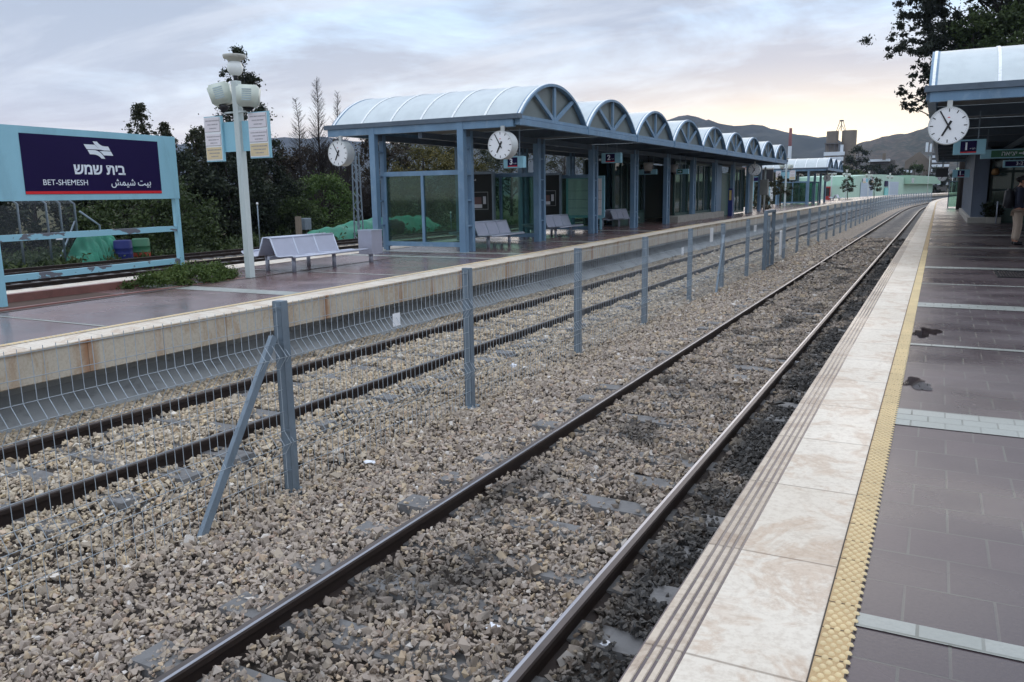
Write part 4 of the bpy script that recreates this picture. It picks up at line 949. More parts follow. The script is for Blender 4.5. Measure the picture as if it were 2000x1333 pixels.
zb = zi(14.7); x, y = -11.37, 14.75
bm = MB(); 
for (a, b, c, d) in ((-.19, -.185, -.19, .19), (.185, .19, -.19, .19), (-.185, .185, -.19, -.185), (-.185, .185, .185, .19)): bm.box(x + a, x + b, y + c, y + d, zb + .20, zb + .72)
bm.box(x - .185, x + .185, y - .185, y + .185, zb + .2, zb + .21); bm.build('bin_body', STEELP, Bn)
MB().tube([(x, y, zb), (x, y, zb + .2)], .05, 10).build('post', STEELT, Bn)
MB().box(x - .175, x + .175, y - .175, y + .175, zb + .60, zb + .69).build('bin_liner', paint('bin_bag_green', S(120, 190, 160), .4), Bn)
rim = MB(); 
for (a, b, c, d) in ((-.2, -.18, -.2, .2), (.18, .2, -.2, .2), (-.18, .18, -.2, -.18), (-.18, .18, .18, .2)): rim.box(x + a, x + b, y + c, y + d, zb + .722, zb + .74)
rim.build('bin_rim', STEELT, Bn)
# ------------------------------------------------------------------ glazed stair hall under the island shelter
HALL = thing('stair_hall', 'dark green glazed stair hall with stone plinth under the island shelter', 'stair hall', (-12, 42, .8))
def glaz(T, x, ya, yb, n, z0, z1, mid=None, sill=0.0, pane=None):
    f = MB(); f.box(x - .05, x + .05, ya, yb, z1 - .12, z1); f.box(x - .05, x + .05, ya, yb, z0, z0 + .12)
    for k in range(n + 1): yy = ya + (yb - ya) * k / n; f.box(x - .045, x + .045, yy - .05, yy + .05, z0 + .12, z1 - .12)
    f.build('window_frame', GREENF, T)
    for k in range(n):
        a = ya + (yb - ya) * k / n + .05; b = ya + (yb - ya) * (k + 1) / n - .05
        MB().box(x - .008, x + .008, a, b, z0 + .12, z1 - .12).build('pane', pane or GLASSD, T)
PANELG = paint('green_panel', S(82, 108, 100), .5, var=.08, dirt=S(60, 80, 76))
glaz(HALL, -12.2, 32.6, 36.6, 5, 1.30, 3.6); MB().box(-12.25, -12.15, 32.6, 36.6, .83, 1.30).build('lower_panel', PANELG, HALL)
glaz(HALL, -10.95, 37.2, 44.6, 7, 1.12, 3.62); 
MB().rbox(-11.2, -10.5, 36.4, 45.4, .80, 1.12, .02).build('plinth', CONC, HALL)
MB().box(-11.0, -10.9, 44.8, 46.3, .83, 3.62).build('blue_wall', BLUE, HALL); MB().box(-11.02, -10.92, 46.4, 48.2, .83, 3.2).build('door', PANELG, HALL)
glaz(HALL, -10.97, 48.4, 52.5, 4, .9, 3.6)
MB().box(-13.6, -13.5, 32.6, 52.5, .83, 3.62).build('back_wall', paint('hall_back', S(58, 72, 70), .6), HALL)
MB().box(-13.5, -12.15, 36.5, 36.62, .83, 3.62).build('side_wall', BLUED, HALL)
hr = thing('hand_rail', 'thin bent metal hand rail at the stair hall opening', 'hand rail', (-11.2, 33.2, .83)); MB().tube([(-11.3, 32.4, .83), (-11.3, 32.4, 1.75), (-11.9, 35.2, .95)], .022, 6).build('rail', STEELT, hr)
for nm, xx, yy, lab in (('ceiling_lamp', -10.9, 33.2, 'pale bucket shaped lamp under the shelter left of the stair hall sign'), ('ceiling_lamp', -10.9, 36.9, 'pale bucket shaped lamp under the shelter above the plinth')):
    T = thing(nm, lab, 'lamp', (xx, yy, 3.2), 0, 'bucket lamps under the shelter'); MB().lathe([(.0, 0), (.16, .0), (.21, .34), (.0, .36)], (xx, yy, 3.1), 14).build('lamp_shade', paint('lamp_dull', S(150, 146, 140), .6), T); MB().tube([(xx, yy, 3.46), (xx, yy, 3.86)], .02, 6).build('lamp_rod', BLACK, T); MB().lathe([(0, 0), (.10, .01), (.12, .1)], (xx, yy, 3.0), 12).build('lamp_bowl', BLACK, T)
vm = thing('help_point', 'dark blue pillar with yellow sign standing at the stair hall wall', 'help point', (-10.3, 46, .83)); MB().rbox(-10.42, -10.18, 45.9, 46.14, .83, 2.35, .02).build('pillar', paint('help_blue', S(40, 52, 110), .4), vm); MB().box(-10.36, -10.24, 45.885, 45.898, 1.7, 2.25).build('yellow_plate', paint('help_yellow', S(206, 180, 110), .5), vm)
bb = thing('equipment_box', 'grey steel cabinet on a white post near the far shelter end', 'cabinet', (-10.2, 55.2, .83)); MB().rbox(-10.45, -9.95, 55.0, 55.3, 1.9, 2.9, .02).build('cabinet', paint('cabinet_grey', S(128, 130, 126), .5), bb); MB().tube([(-10.2, 55.35, .83), (-10.2, 55.35, 3.7)], .06, 8).build('post', POLE, bb)
ws = thing('white_pillar', 'tall white flat pillar between stair hall and equipment cabinet', 'pillar', (-10.75, 53.6, .83)); MB().rbox(-10.95, -10.6, 53.5, 53.7, .83, 3.7, .02).build('panel', POLE, ws)
scr = thing('display_screen', 'black display screen hanging past the far end of the island shelter', 'screen', (-11.6, 64, 3.2)); MB().rbox(-12.0, -11.2, 63.85, 64.1, 2.85, 3.75, .03).build('screen', BLACK, scr); MB().box(-12.03, -11.17, 63.8, 64.12, 3.76, 3.86).build('hood', paint('hood_pale', S(190, 190, 184), .5), scr); MB().tube([(-11.6, 64, .83), (-11.6, 64, 2.85)], .04, 8).build('post', DARKST, scr)
wp = thing('white_totem', 'narrow white totem board behind the potted tree', 'totem', (-14.0, 80, .83)); MB().rbox(-14.35, -13.95, 79.9, 80.05, 1.2, 3.0, .02).build('board', WHITE, wp); MB().box(-14.3, -14.0, 79.93, 80.02, .83, 1.2).build('foot', CONC, wp)
ns = thing('name_sign', 'small far navy station sign below the shelter edge', 'sign', (-14.2, 75, .83)); MB().box(-15.0, -13.2, 75, 75.06, 2.95, 3.4).build('board', TEAL, ns); MB().box(-14.9, -13.6, 74.985, 74.998, 3.0, 3.35).build('name_panel', NAVY, ns)
for xx in (-14.8, -13.4): MB().box(xx - .04, xx + .04, 75.01, 75.05, .83, 2.95).build('post', TEAL, ns)
# second island shelter
S2 = shelter('second smaller vaulted shelter farther along the island platform', -15.0, -9.13, 79.3, 3, (-13.5, -10.75), lambda y: .83)
windscreen(S2, 79.5, -13.38, -10.87, -12.12, .83, 2.95)
for k in range(3): windscreen(S2, 79.3 + 4.34 * (k + 1), -13.38, -10.87, -12.12, .83, 2.95) if k < 2 else None
rc = thing('red_machine', 'red vending machine past the second shelter', 'vending machine', (-13.0, 113, .8)); MB().rbox(-13.3, -12.5, 112.6, 113.2, .8, 2.5, .03).build('cabinet', paint('dull_red', S(150, 40, 34), .4), rc); MB().box(-13.2, -12.6, 112.585, 112.598, 1.3, 2.3).build('front_panel', BLACK, rc)

# ------------------------------------------------------------------ right-hand canopy and building
def base_p(y): return ZP
S3 = shelter('blue vaulted canopy over the near platform at the right', -.31, 6.4, 17.88, 10, (2.35, 5.2), base_p, colskip=tuple((k, 0) for k in range(2, 11)) + tuple((k, 1) for k in range(3, 10)))
BW = thing('station_building', 'dark blue clad station building with glazed front under the right canopy', 'station building', (3, 46, ZP))
CLAD = paint('blue_cladding', S(92, 104, 122), .5, var=.12, scale=1.5, dirt=S(70, 80, 94), stretch=(1, 1, .4))
MB().box(1.22, 1.75, 39.0, 55.0, ZP + .25, 3.86).build('clad_wall', CLAD, BW)
cl = MB()
for k in range(20): yy = 39.0 + k * .8; cl.box(1.21, 1.222, yy - .015, yy + .015, ZP + .26, 3.85)
cl.build('panel_joints', BLUED, BW)
MB().rbox(1.10, 1.86, 38.5, 55.2, ZP, ZP + .25, .02).build('stone_base', CONC, BW)
def glazx(T, y, xa, xb, n, zs):
    f = MB()
    for z in zs: f.box(xa, xb, y - .05, y + .05, z - .05, z + .05)
    for k in range(n + 1): xx = xa + (xb - xa) * k / n; f.box(xx - .045, xx + .045, y - .045, y + .045, zs[0] + .05, zs[-1] - .05)
    f.build('window_frame', GREENF, T)
    for k in range(n):
        for z0, z1 in zip(zs[:-1], zs[1:]):
            a = xa + (xb - xa) * k / n + .045; b = xa + (xb - xa) * (k + 1) / n - .045; MB().box(a, b, y - .008, y + .008, z0 + .05, z1 - .05).build('pane', GLASSD, T)
glazx(BW, 39.6, 1.9, 6.4, 6, (1.38, 2.1, 2.85, 3.7))
MB().box(1.9, 6.4, 39.55, 39.65, ZP, 1.33).build('lower_panel', PANELG, BW)
MB().box(1.8, 6.5, 44.0, 44.15, ZP, 3.8).build('inner_wall', paint('inner_wall_dark', S(64, 78, 76), .6), BW)
MB().box(6.4, 6.6, 30, 55, ZP, 3.86).build('back_wall', CLAD, BW)
cs = thing('curved_sculpture', 'pale J shaped tube standing behind the building glass', 'tube ornament', (1.95, 40.4, ZP)); MB().tube([(2.05, 40.6, 2.6), (2.05, 40.6, 1.65), (2.0, 40.6, 1.5), (1.85, 40.6, 1.42)], .05, 8).build('tube', POLE, cs)
pl = thing('planter_shrub', 'dark low shrub in a stone planter at the foot of the blue wall', 'plant', (1.98, 38.8, ZP)); PLANTER = MB().rbox(1.78, 2.3, 38.45, 39.1, ZP, ZP + .26, .02).build('planter', CONC, pl)
dw = thing('door_handle_post', 'thin pale upright handrail beside the planter', 'handrail', (2.0, 38.3, ZP)); MB().tube([(2.12, 38.3, ZP), (2.12, 38.3, 1.65)], .025, 8).build('post', STEELT, dw)
hs = thing('glass_screen', 'far small glass wind screen on the right platform', 'glass screen', (1.1, 66, ZP)); MB().box(.62, 1.9, 66, 66.05, ZP + .1, 2.6).build('pane', GLASS, hs); MB().box(.56, .62, 65.98, 66.07, ZP, 2.66).box(.62, 1.9, 65.98, 66.07, 2.6, 2.66).build('screen_frame', BLUED, hs)
ol = thing('amber_lamp', 'round amber lamp on a bracket at the building corner', 'lamp', (1.95, 39.2, 2.9)); MB().lathe([(0, 0), (.12, .02), (.16, .12), (.1, .26), (0, .28)], (1.98, 39.0, 2.70), 12).build('lamp_shade', paint('amber', S(150, 110, 60), .4), ol); MB().tube([(1.98, 39.0, 2.98), (1.98, 39.0, 3.2), (1.76, 39.05, 3.2)], .02, 6).build('bracket', BLACK, ol)
bs = thing('black_display', 'black display panel hanging from the far canopy edge', 'display', (.35, 52, 2.9)); MB().rbox(-.25, .35, 50, 50.2, 2.78, 3.25, .02).build('screen', BLACK, bs); MB().box(0.03, .07, 50.05, 50.15, 3.25, 3.86).build('hanger', GALV, bs)

# ------------------------------------------------------------------ mint green building beyond the island platform
a0 = Vector((-16.03, 161.18, 0)); ud = Vector((0.1799, 0.98368, 0)).normalized(); bd = Vector((-ud.y, ud.x, 0))
def gp(s, z, d=0): q = a0 + ud * s + bd * d; return Vector((q.x, q.y, z))
def gbox(s0, s1, z0, z1, d0, d1): return MB().prism([(0, 0), (s1 - s0, 0), (s1 - s0, z1 - z0), (0, z1 - z0)], frame(gp(s0, z0, d1), ud, (0, 0, 1)), d1 - d0) 
MINT = paint('mint_render', S(172, 200, 184), .8, var=.05, scale=.4, dirt=S(146, 188, 168), dirt_amt=.3, fine=8)
MINTD = paint('mint_awning', S(150, 182, 162), .7, var=.06, scale=.4)
DOORG = paint('roller_door', S(176, 190, 204), .6, var=.05, scale=.5)
GB = thing('mint_building', 'long mint green building with curved gable roof and grey roller doors', 'building', gp(25, 0))
gbox(-.6, 9.0, -.3, 2.7, 0.0, 10).build('low_wing', MINT, GB)
mm = MB(); n = 20; pts = [(9.1, -.3), (48.6, -.3)] + [(48.6 - 39.5 * k / n, 4.2 + .78 * math.sin(PI * (0.12 + .76 * k / n))) for k in range(n + 1)]
mm.prism(pts, frame(gp(0, 0, 12), ud, (0, 0, 1)), 11.9); mm.build('gable_block', MINT, GB)
gbox(48.7, 81, -.3, 3.0, 0.2, 12).build('long_wing', MINT, GB)
aw = MB(); aw.prism([(48.7, 3.0), (83, 3.0), (83, 4.4), (82, 4.85), (48.7, 4.95)], frame(gp(0, 0, 11), ud, (0, 0, 1)), 12.2); aw.build('awning_roof', MINTD, GB)
for s0, s1, zz in ((12.7, 21.6, 3.35), (33.8, 43.0, 3.5)): 
    d = gbox(s0, s1, .4, zz, -.05, .02).build('roller_door', DOORG, GB); q = MB()
    for k in range(9): z = .6 + k * .3; q.prism([(0, 0), (s1 - s0, 0), (s1 - s0, .03), (0, .03)], frame(gp(s0, z, -.05), ud, (0, 0, 1)), .02)
    q.build('slat_lines', paint('door_line', S(150, 164, 180), .6), d)
gbox(30.9, 33.3, 2.5, 3.65, -.12, .02).build('door_sign', NAVY, GB); gbox(13.8, 15.3, 3.5, 4.0, -.12, .02).build('wall_sign', NAVY, GB); gbox(50, 52.5, 3.2, 4.3, -1.2, -.9).build('notice_sign', WHITE, GB)
gbox(30.8, 33.6, .5, 2.2, -.2, .0).build('door_leaf', paint('mint_door', S(128, 196, 196), .6), GB)
FG = thing('green_shed', 'pale green shed with wide opening beyond the end of the right platform', 'shed', (18, 275, 0))
MB().box(4, 60, 268, 285, 5.2, 7.6).build('roof_band', paint('pale_green_roof', S(190, 210, 180), .7, var=.05), FG); MB().box(4.3, 59.7, 270, 284, -.3, 5.15).build('wall', paint('shed_dark', S(84, 96, 84), .8), FG)
for k in range(6): MB().box(5 + k * 5, 5.4 + k * 5, 268.3, 268.7, -.3, 5.19).build('column', POLE, FG)

# ------------------------------------------------------------------ industry behind the trees
FACT = paint('factory_concrete', S(122, 112, 100), .9, var=.12, scale=.12, dirt=S(92, 84, 76), fine=2)
FACTD = paint('factory_dark', S(96, 92, 88), .9, var=.12, scale=.2, fine=2)
FWHITE = paint('factory_white', S(214, 222, 230), .8, var=.05, scale=.2, fine=2)
SIL = thing('silo_tower', 'pair of tall brown concrete silos with white bands low down', 'silo', (-62, 600, 0))
MB().lathe([(3.9, 0), (3.9, 40.4), (0, 40.5)], (-67.2, 601, 0), 28, smooth=False).build('silo', FACT, SIL)
MB().lathe([(4.75, 0), (4.75, 40.6), (0, 40.7)], (-56.8, 603, 0), 28, smooth=False).build('silo', FACT, SIL)
MB().box(-71.4, -61.4, 594, 600, 31.6, 32.5).build('walkway', FACTD, SIL)
st = MB()
for xx in (-70.6, -68, -65, -62.2): st.box(xx - .25, xx + .25, 594.4, 595, 24, 31.6)
st.build('steel_frame', FACTD, SIL)
wb_ = MB()
for z0, z1, xa, xb in ((24.0, 26.4, -71.2, -58.2), (20.4, 23.0, -71.2, -58.8), (15.8, 18.8, -65, -58.6)): wb_.box(xa, xb, 592, 594, z0, z1)
wb_.build('white_cladding', FWHITE, SIL); MB().box(-61.0, -59.2, 593, 594.2, 24, 31).build('white_riser', FWHITE, SIL)
tp = MB()
for sx in (-1, 1): tp.bar((-62 + sx * 2.9, 601, 40.5), (-62 + sx * .8, 601, 47.5), .35); tp.bar((-62 + sx * 2.2, 603, 40.5), (-62 - sx * .2, 602, 45), .25)
tp.box(-63.2, -60.8, 600, 603, 46.8, 47.6); tp.bar((-62, 601, 40.5), (-62, 601, 47), .5); tp.build('hoist_frame', FACTD, SIL)
CH = thing('factory_chimney', 'slim red and white banded chimney before the blue hill', 'chimney', (-94.6, 600, 0))
MB().lathe([(1.25, 0), (1.22, 31.6)], (-94.6, 600, 0), 16).build('white_shaft', FWHITE, CH); MB().lathe([(1.2, 31.6), (.98, 43.8), (0, 43.8)], (-94.6, 600, 0), 16).build('red_shaft', paint('chimney_red', S(120, 70, 68), .8, var=.1), CH)
PL = thing('cement_works', 'cluster of grey works buildings and conveyor gables below the right hill', 'factory', (-20, 420, 0))
MB().box(-29.5, -19, 415, 430, -.3, 14.6).build('block', FACTD, PL); MB().box(-30, -21, 410, 414.9, 14.0, 15.0).build('pale_roof', FWHITE, PL)
MB().prism([(-14.5, 0), (-4.5, 0), (-4.5, 13.5), (-9.0, 17.6), (-14.5, 13.5)], Matrix(((1, 0, 0, 0), (0, 0, 1, 404), (0, 1, 0, 0), (0, 0, 0, 1))), 14).build('gabled_block', FACT, PL)
MB().box(-3.9, 3, 398, 410, -.3, 16.5).build('louvre_block', FACTD, PL)
lv = MB()
for k in range(7): lv.box(-3.8, 2.9, 397.4, 397.9, 3 + k * 1.9, 4.1 + k * 1.9)
lv.build('white_louvres', FWHITE, PL); MB().box(-6.6, -5.6, 396, 397, 17, 21).box(-5.0, -4.2, 396, 397, 17, 20.4).build('white_pipes', FWHITE, PL); MB().box(-24, -22.6, 408, 409, 14.6, 17.5).build('stack', FACT, PL)
MB().lathe([(2.5, 0), (2.5, 10.5), (0, 12.3)], (-9.5, 398, 0), 18).build('storage_tank', FACTD, PL)
lw = MB()
for k in range(4): lw.box(-15.5 + k * 1.35, -14.7 + k * 1.35, 380, 380.4, 8.2, 9.3)
MB().box(-16, -9.6, 380.5, 388, -.3, 10).build('office_block', FACTD, PL); lw.build('bright_windows', FWHITE, PL)
TOWN = [(-150, 700, 9, 7), (-146, 704, 7, 8), (-128, 690, 6, 6.5), (-124, 700, 5, 8.4), (-112, 690, 5, 7), (-106, 700, 6, 9), (-100, 690, 4, 8.6), (-88, 700, 6, 7.6)]
for i, (xx, yy, w_, h_) in enumerate(TOWN):
    T = thing('town_house', 'tiny pale block house of the far town under the blue hill', 'house', (xx, yy, 0), 0, 'far pale town houses')
    MB().box(xx - w_ / 2, xx + w_ / 2, yy, yy + 8, -.3, h_ + 12).build('wall', paint('town_wall', S(196, 186, 172), .8, var=.05), T); MB().box(xx - w_ / 2 - .2, xx + w_ / 2 + .2, yy - .2, yy + 8.2, h_ + 12, h_ + 12.6).build('roof', paint('town_roof', S(150, 110, 96), .8), T)
    q = MB(); [q.box(xx - w_ * .3 + j * w_ * .3 - .4, xx - w_ * .3 + j * w_ * .3 + .4, yy - .06, yy - .01, h_ + 8.5, h_ + 10) for j in range(3)]; q.build('window', FACTD, T)

# ------------------------------------------------------------------ hills
def hill(name, label, prof, y0, depth, mat, seed, foot=-5, rough=.04):
    """ridge line prof [(x,z)] at distance y0 with a slope towards us and away; real relief"""
    rr = np.random.default_rng(seed); xs = np.array([p_[0] for p_ in prof]); zs = np.array([p_[1] for p_ in prof])
    nx, ny = 160, 26; X = np.linspace(xs[0], xs[-1], nx); Zr = np.interp(X, xs, zs)
    span = zs.max()
    nzs = sum(rr.normal(0, 1) * np.sin(X * f + rr.uniform(0, 6)) / (i + 1) for i, f in enumerate(2 * PI / (xs[-1] - xs[0]) * np.array([9, 17, 31, 53, 90, 140])))
    V = []
    for j in range(ny):
        f = j / (ny - 1) * 1.35; q = math.sin(min(1.0, f) * PI / 2) ** 1.15 if f <= 1 else math.cos((f - 1) / .35 * PI / 2 * .8)
        wob = sum(rr.normal(0, 1) * np.sin(X * fr + rr.uniform(0, 6) + j * .5) for fr in 2 * PI / (xs[-1] - xs[0]) * np.array([6, 13, 27])) * span * rough * math.sin(min(f, 1) * PI)
        z = foot + (Zr - foot) * q + wob + (nzs * span * .006 if f >= .9 else 0)
        y = y0 - depth * (1 - f)
        V += [(x_, y + rr.normal(0, depth * .004), zz) for x_, zz in zip(X, z)]
    F = [(j * nx + i, j * nx + i + 1, (j + 1) * nx + i + 1, (j + 1) * nx + i) for j in range(ny - 1) for i in range(nx - 1)]
    o = npmesh(name, np.array(V), np.array(F), mat, smooth=True); return struct(o, label)
def hillmat(name, c0, c1, c2, s):
    t = NT(name); p = t.pos(); n = t.noise(p, s, 8, .65); n2 = t.noise(p, s * 9, 5, .6)
    c = t.mix(t.ramp(n, [(.42, 0.0), (.58, 1.0)]), c0, c1); c = t.mix(t.math('MULTIPLY', t.ramp(n2, [(.45, 0.0), (.62, 1.0)]), .6), c, c2)
    t.base(c); t.rough(.95); t.b.inputs['Specular IOR Level'].default_value = 0.1; return t.m
HF = hillmat('hill_forest', (.026, .034, .026), (.048, .052, .036), (.02, .026, .022), .004)
HB = hillmat('hill_scrub', (.062, .055, .044), (.036, .042, .032), (.13, .105, .08), .014)
hill('hill', 'long wooded hill to the left, blue with distance', [(-4200, 90), (-3600, 150), (-3120, 204), (-2950, 227), (-2730, 225), (-2466, 231), (-2300, 232), (-2140, 219), (-1890, 195), (-1500, 170), (-1250, 166), (-1050, 176), (-883, 188), (-797, 203), (-697, 210), (-632, 202), (-569, 193), (-478, 181), (-415, 163), (-357, 156), (-299, 143), (-213, 113), (-129, 70), (-20, 30), (100, 8)], 2600, 1100, HF, 5)
hill('hill', 'scrubby brown hill rising at the right behind the works', [(-215, 12), (-180, 38), (-154.7, 56), (-123, 69.5), (-108, 76.4), (-85, 82), (-73.5, 83.2), (-62, 85), (-43.7, 89), (-22.5, 94.6), (3.3, 100.5), (38.7, 106), (120, 118), (260, 110), (420, 60)], 1500, 520, HB, 9, rough=.015)
# ------------------------------------------------------------------ trees and plants
def leafmat(name, c0, c1, c2):
    t = NT(name); at = t.add('ShaderNodeAttribute', attribute_name='tint')
    n = t.noise(t.pos(), 1.1, 3)
    c = t.ramp(at.outputs['Fac'], [(0.0, c0), (0.55, c1), (1.0, c2)]); c = t.mix(t.ramp(n, [(.35, .35), (.65, 0.0)]), c, tuple(x * .6 for x in c0))
    t.base(c); t.rough(.6); t.b.inputs['Specular IOR Level'].default_value = 0.25
    tr = t.add('ShaderNodeBsdfTranslucent'); t.link(c, tr.inputs['Color']); m = t.add('ShaderNodeMixShader'); m.inputs[0].default_value = .22
    t.link(t.b.outputs[0], m.inputs[1]); t.link(tr.outputs[0], m.inputs[2]); t.link(m.outputs[0], t.out.inputs['Surface'])
    return t.m
LDARK = leafmat('leaf_dark', (.012, .018, .012), (.030, .042, .024), (.062, .074, .040))
LMID = leafmat('leaf_mid', (.022, .036, .012), (.052, .078, .026), (.098, .130, .046))
LGREEN = leafmat('leaf_green', (.045, .080, .022), (.095, .150, .042), (.165, .225, .075))
LPLANT = leafmat('leaf_ground_plant', (.045, .075, .018), (.10, .15, .04), (.19, .24, .07))
LOLIVE = leafmat('leaf_olive', (.030, .036, .020), (.060, .066, .036), (.105, .105, .058))
LYEL = leafmat('leaf_yellowing', (.040, .040, .014), (.090, .085, .026), (.21, .165, .045))
LBROWN = leafmat('leaf_brown', (.022, .017, .012), (.045, .035, .024), (.075, .058, .040))
LEUC = leafmat('leaf_eucalypt', (.012, .016, .012), (.028, .036, .024), (.060, .068, .046))
BARK = paint('bark', (.055, .043, .034), .9, var=.25, scale=6, bump=.6)
BARKD = paint('bark_dark', (.026, .020, .017), .9, var=.25, scale=6)
TWIG = paint('bare_twig', (.022, .016, .013), .9, var=.2)
def leaves(cent, rad, n, size, long=1.7, droop=0.0):
    """n small leaf faces spread through clumps; cent (k,3), rad (k,)"""
    k = len(cent); w_ = np.asarray(rad) ** 2; idx = RNG.choice(k, n, p=w_ / w_.sum())
    d = RNG.normal(size=(n, 3)); d /= np.linalg.norm(d, axis=1, keepdims=True); r = np.abs(RNG.normal(0, .62, n))
    P = cent[idx] + d * (r * np.asarray(rad)[idx])[:, None] * np.array([1, 1, .8])
    a = RNG.normal(size=(n, 3)); a[:, 2] -= droop; a /= np.linalg.norm(a, axis=1, keepdims=True); b = np.cross(a, RNG.normal(size=(n, 3))); b /= np.linalg.norm(b, axis=1, keepdims=True)
    s = size * RNG.uniform(.6, 1.3, n)[:, None]
    V = np.stack([P - a * s * long / 2, P + b * s / 2, P + a * s * long / 2, P - b * s / 2], 1).reshape(-1, 3)
    F = np.arange(4 * n).reshape(n, 4); ct = RNG.uniform(0, 1, k)
    T = np.repeat(np.clip(ct[idx] * .55 + RNG.uniform(0, .45, n), 0, 1), 4); return V, F, T
def branchset(mb, base, h, cr_z0, R, n, seed, r0, bend=.06, shape='round'):
    r = random.Random(seed); x, y, z = base
    tr = [(x + math.sin(i * 1.3 + seed) * bend * i * .5, y + math.cos(i * 1.7 + seed) * bend * i * .5, z + h * i / 6) for i in range(7)]
    mb.tube(tr, [r0 * (1 - .13 * i) for i in range(7)], 7)
    for i in range(n):
        zz = z + cr_z0 + (h - cr_z0) * r.uniform(0, .85); f = (zz - z) / h; q = Vector(tr[min(5, int(f * 6))]).lerp(Vector(tr[min(6, int(f * 6) + 1)]), f * 6 % 1)
        a = r.uniform(0, 6.28); l = R * r.uniform(.6, .95) * (1 - f * .75 if shape == 'cone' else 1 - max(0, f - .6)); e = q + Vector((math.cos(a) * l, math.sin(a) * l, l * r.uniform(.1, .6)))
        m_ = q.lerp(e, .5) + Vector((0, 0, l * .08)); mb.tube([q, m_, e], [r0 * .35, r0 * .2, r0 * .07], 5)
def tree(name, label, x, y, h, R, mat, shape='round', z=-.34, nl=9000, ls=.11, cb=.18, group=None, seed=None, bark=None, cat='tree', nclump=70, droop=0, lean=(0, 0)):
    seed = seed if seed is not None else int(abs(x * 13 + y * 7)); rr = np.random.default_rng(seed)
    T = thing(name, label, cat, (x, y, z), 0, group)
    mb = MB(); branchset(mb, (x, y, z), h * .93, h * cb, R * (.5 if shape in ('conifer', 'egg', 'cone') else 1), 12, seed, max(.05, h * .022), shape=shape); mb.build('trunk', bark or BARKD, T)
    u_ = rr.uniform(0, 1, nclump); a = rr.uniform(0, 2 * PI, nclump)
    if shape == 'conifer': f = u_ ** 1.1; env = R * (1 - f) ** .62 * (.72 + .28 * np.sin(f * 31)) + .05
    elif shape == 'egg': f = u_; env = R * np.clip(1.02 - f, 0, 1) ** .62
    elif shape == 'cone': f = u_ ** 1.5; env = R * (1 - f) ** .85 * (.75 + .25 * np.sin(f * 23)) + .08
    elif shape == 'column': f = u_; env = R * np.sin(np.clip(f * .93 + .07, 0, 1) * PI) ** .45
    elif shape == 'spire': f = u_ ** 1.15; env = R * np.clip(1.05 - f, .05, 1) ** .7
    else: f = u_; env = R * np.sqrt(np.clip(1 - (2 * f - .85) ** 2 / 1.35, .05, 1))
    rad = env * (rr.uniform(.35, 1.0, nclump) ** .5 if shape not in ('cone', 'conifer', 'egg', 'spire') else rr.uniform(.02, 1.0, nclump) ** .75)
    cen = np.c_[x + rad * np.cos(a) + lean[0] * f, y + rad * np.sin(a) + lean[1] * f, z + h * (cb + (1 - cb) * f)]
    cl = R * (.20 if shape in ('cone', 'spire', 'column') else .24) * rr.uniform(.6, 1.35, nclump)
    if shape == 'conifer': cl = np.maximum(R * .125 * rr.uniform(.6, 1.4, nclump) * (1 - f * .5), .10)
    if shape == 'egg': cl = np.maximum(cl * 1.0 * (1.1 - .6 * f), .12)
    if shape == 'cone': cl = np.maximum(cl * (1 - f * .72), .12)
    if shape in ('spire',): cl = np.maximum(cl * (1.1 - f * .7), .1) * 1.3
    if shape == 'column': cl = cl * 2.0
    V, F, Tn = leaves(cen, cl, nl, ls, 1.7, droop); npmesh('crown', V, F, mat, T, Tn); return T
def bare_tree(label, x, y, h, R, z=-.34, n=260, seed=1, group=None, mat=None, upright=.75, name='bare_tree', first=.12):
    T = thing(name, label, 'tree', (x, y, z), 0, group); r = random.Random(seed); mb = MB()
    tr = [(x + .1 * math.sin(i + seed), y + .1 * math.cos(i * 1.4 + seed), z + h * i / 8) for i in range(9)]
    mb.tube(tr, [max(.016, h * .015 * (1 - i / 8.3)) for i in range(9)], 6); mb.build('trunk', mat or TWIG, T)
    tw = MB()
    for i in range(n):
        f = first + (1 - first) * r.random(); k = min(7, int(f * 8)); q = Vector(tr[k]).lerp(Vector(tr[k + 1]), f * 8 % 1)
        a = r.uniform(0, 6.28); l = R * (1.05 - f) * r.uniform(.5, 1.1) + .15; up = upright * r.uniform(.6, 1.3)
        e = q + Vector((math.cos(a) * l, math.sin(a) * l, l * up)); w_ = max(.010, .030 * (1.1 - f)); tw.tube([q, q.lerp(e, .5) + Vector((0, 0, -.06 * l)), e], [w_, w_ * .7, w_ * .35], 3, smooth=False, cap=False)
        for j in range(8):
            t_ = r.uniform(.2, 1); b = q.lerp(e, t_); l2 = l * r.uniform(.2, .45); a2 = a + r.uniform(-1.1, 1.1); e2 = b + Vector((math.cos(a2) * l2, math.sin(a2) * l2, l2 * r.uniform(.3, 1.3))); tw.tube([b, e2], [w_ * .5, w_ * .25], 3, smooth=False, cap=False)
    tw.build('crown', mat or TWIG, T); return T
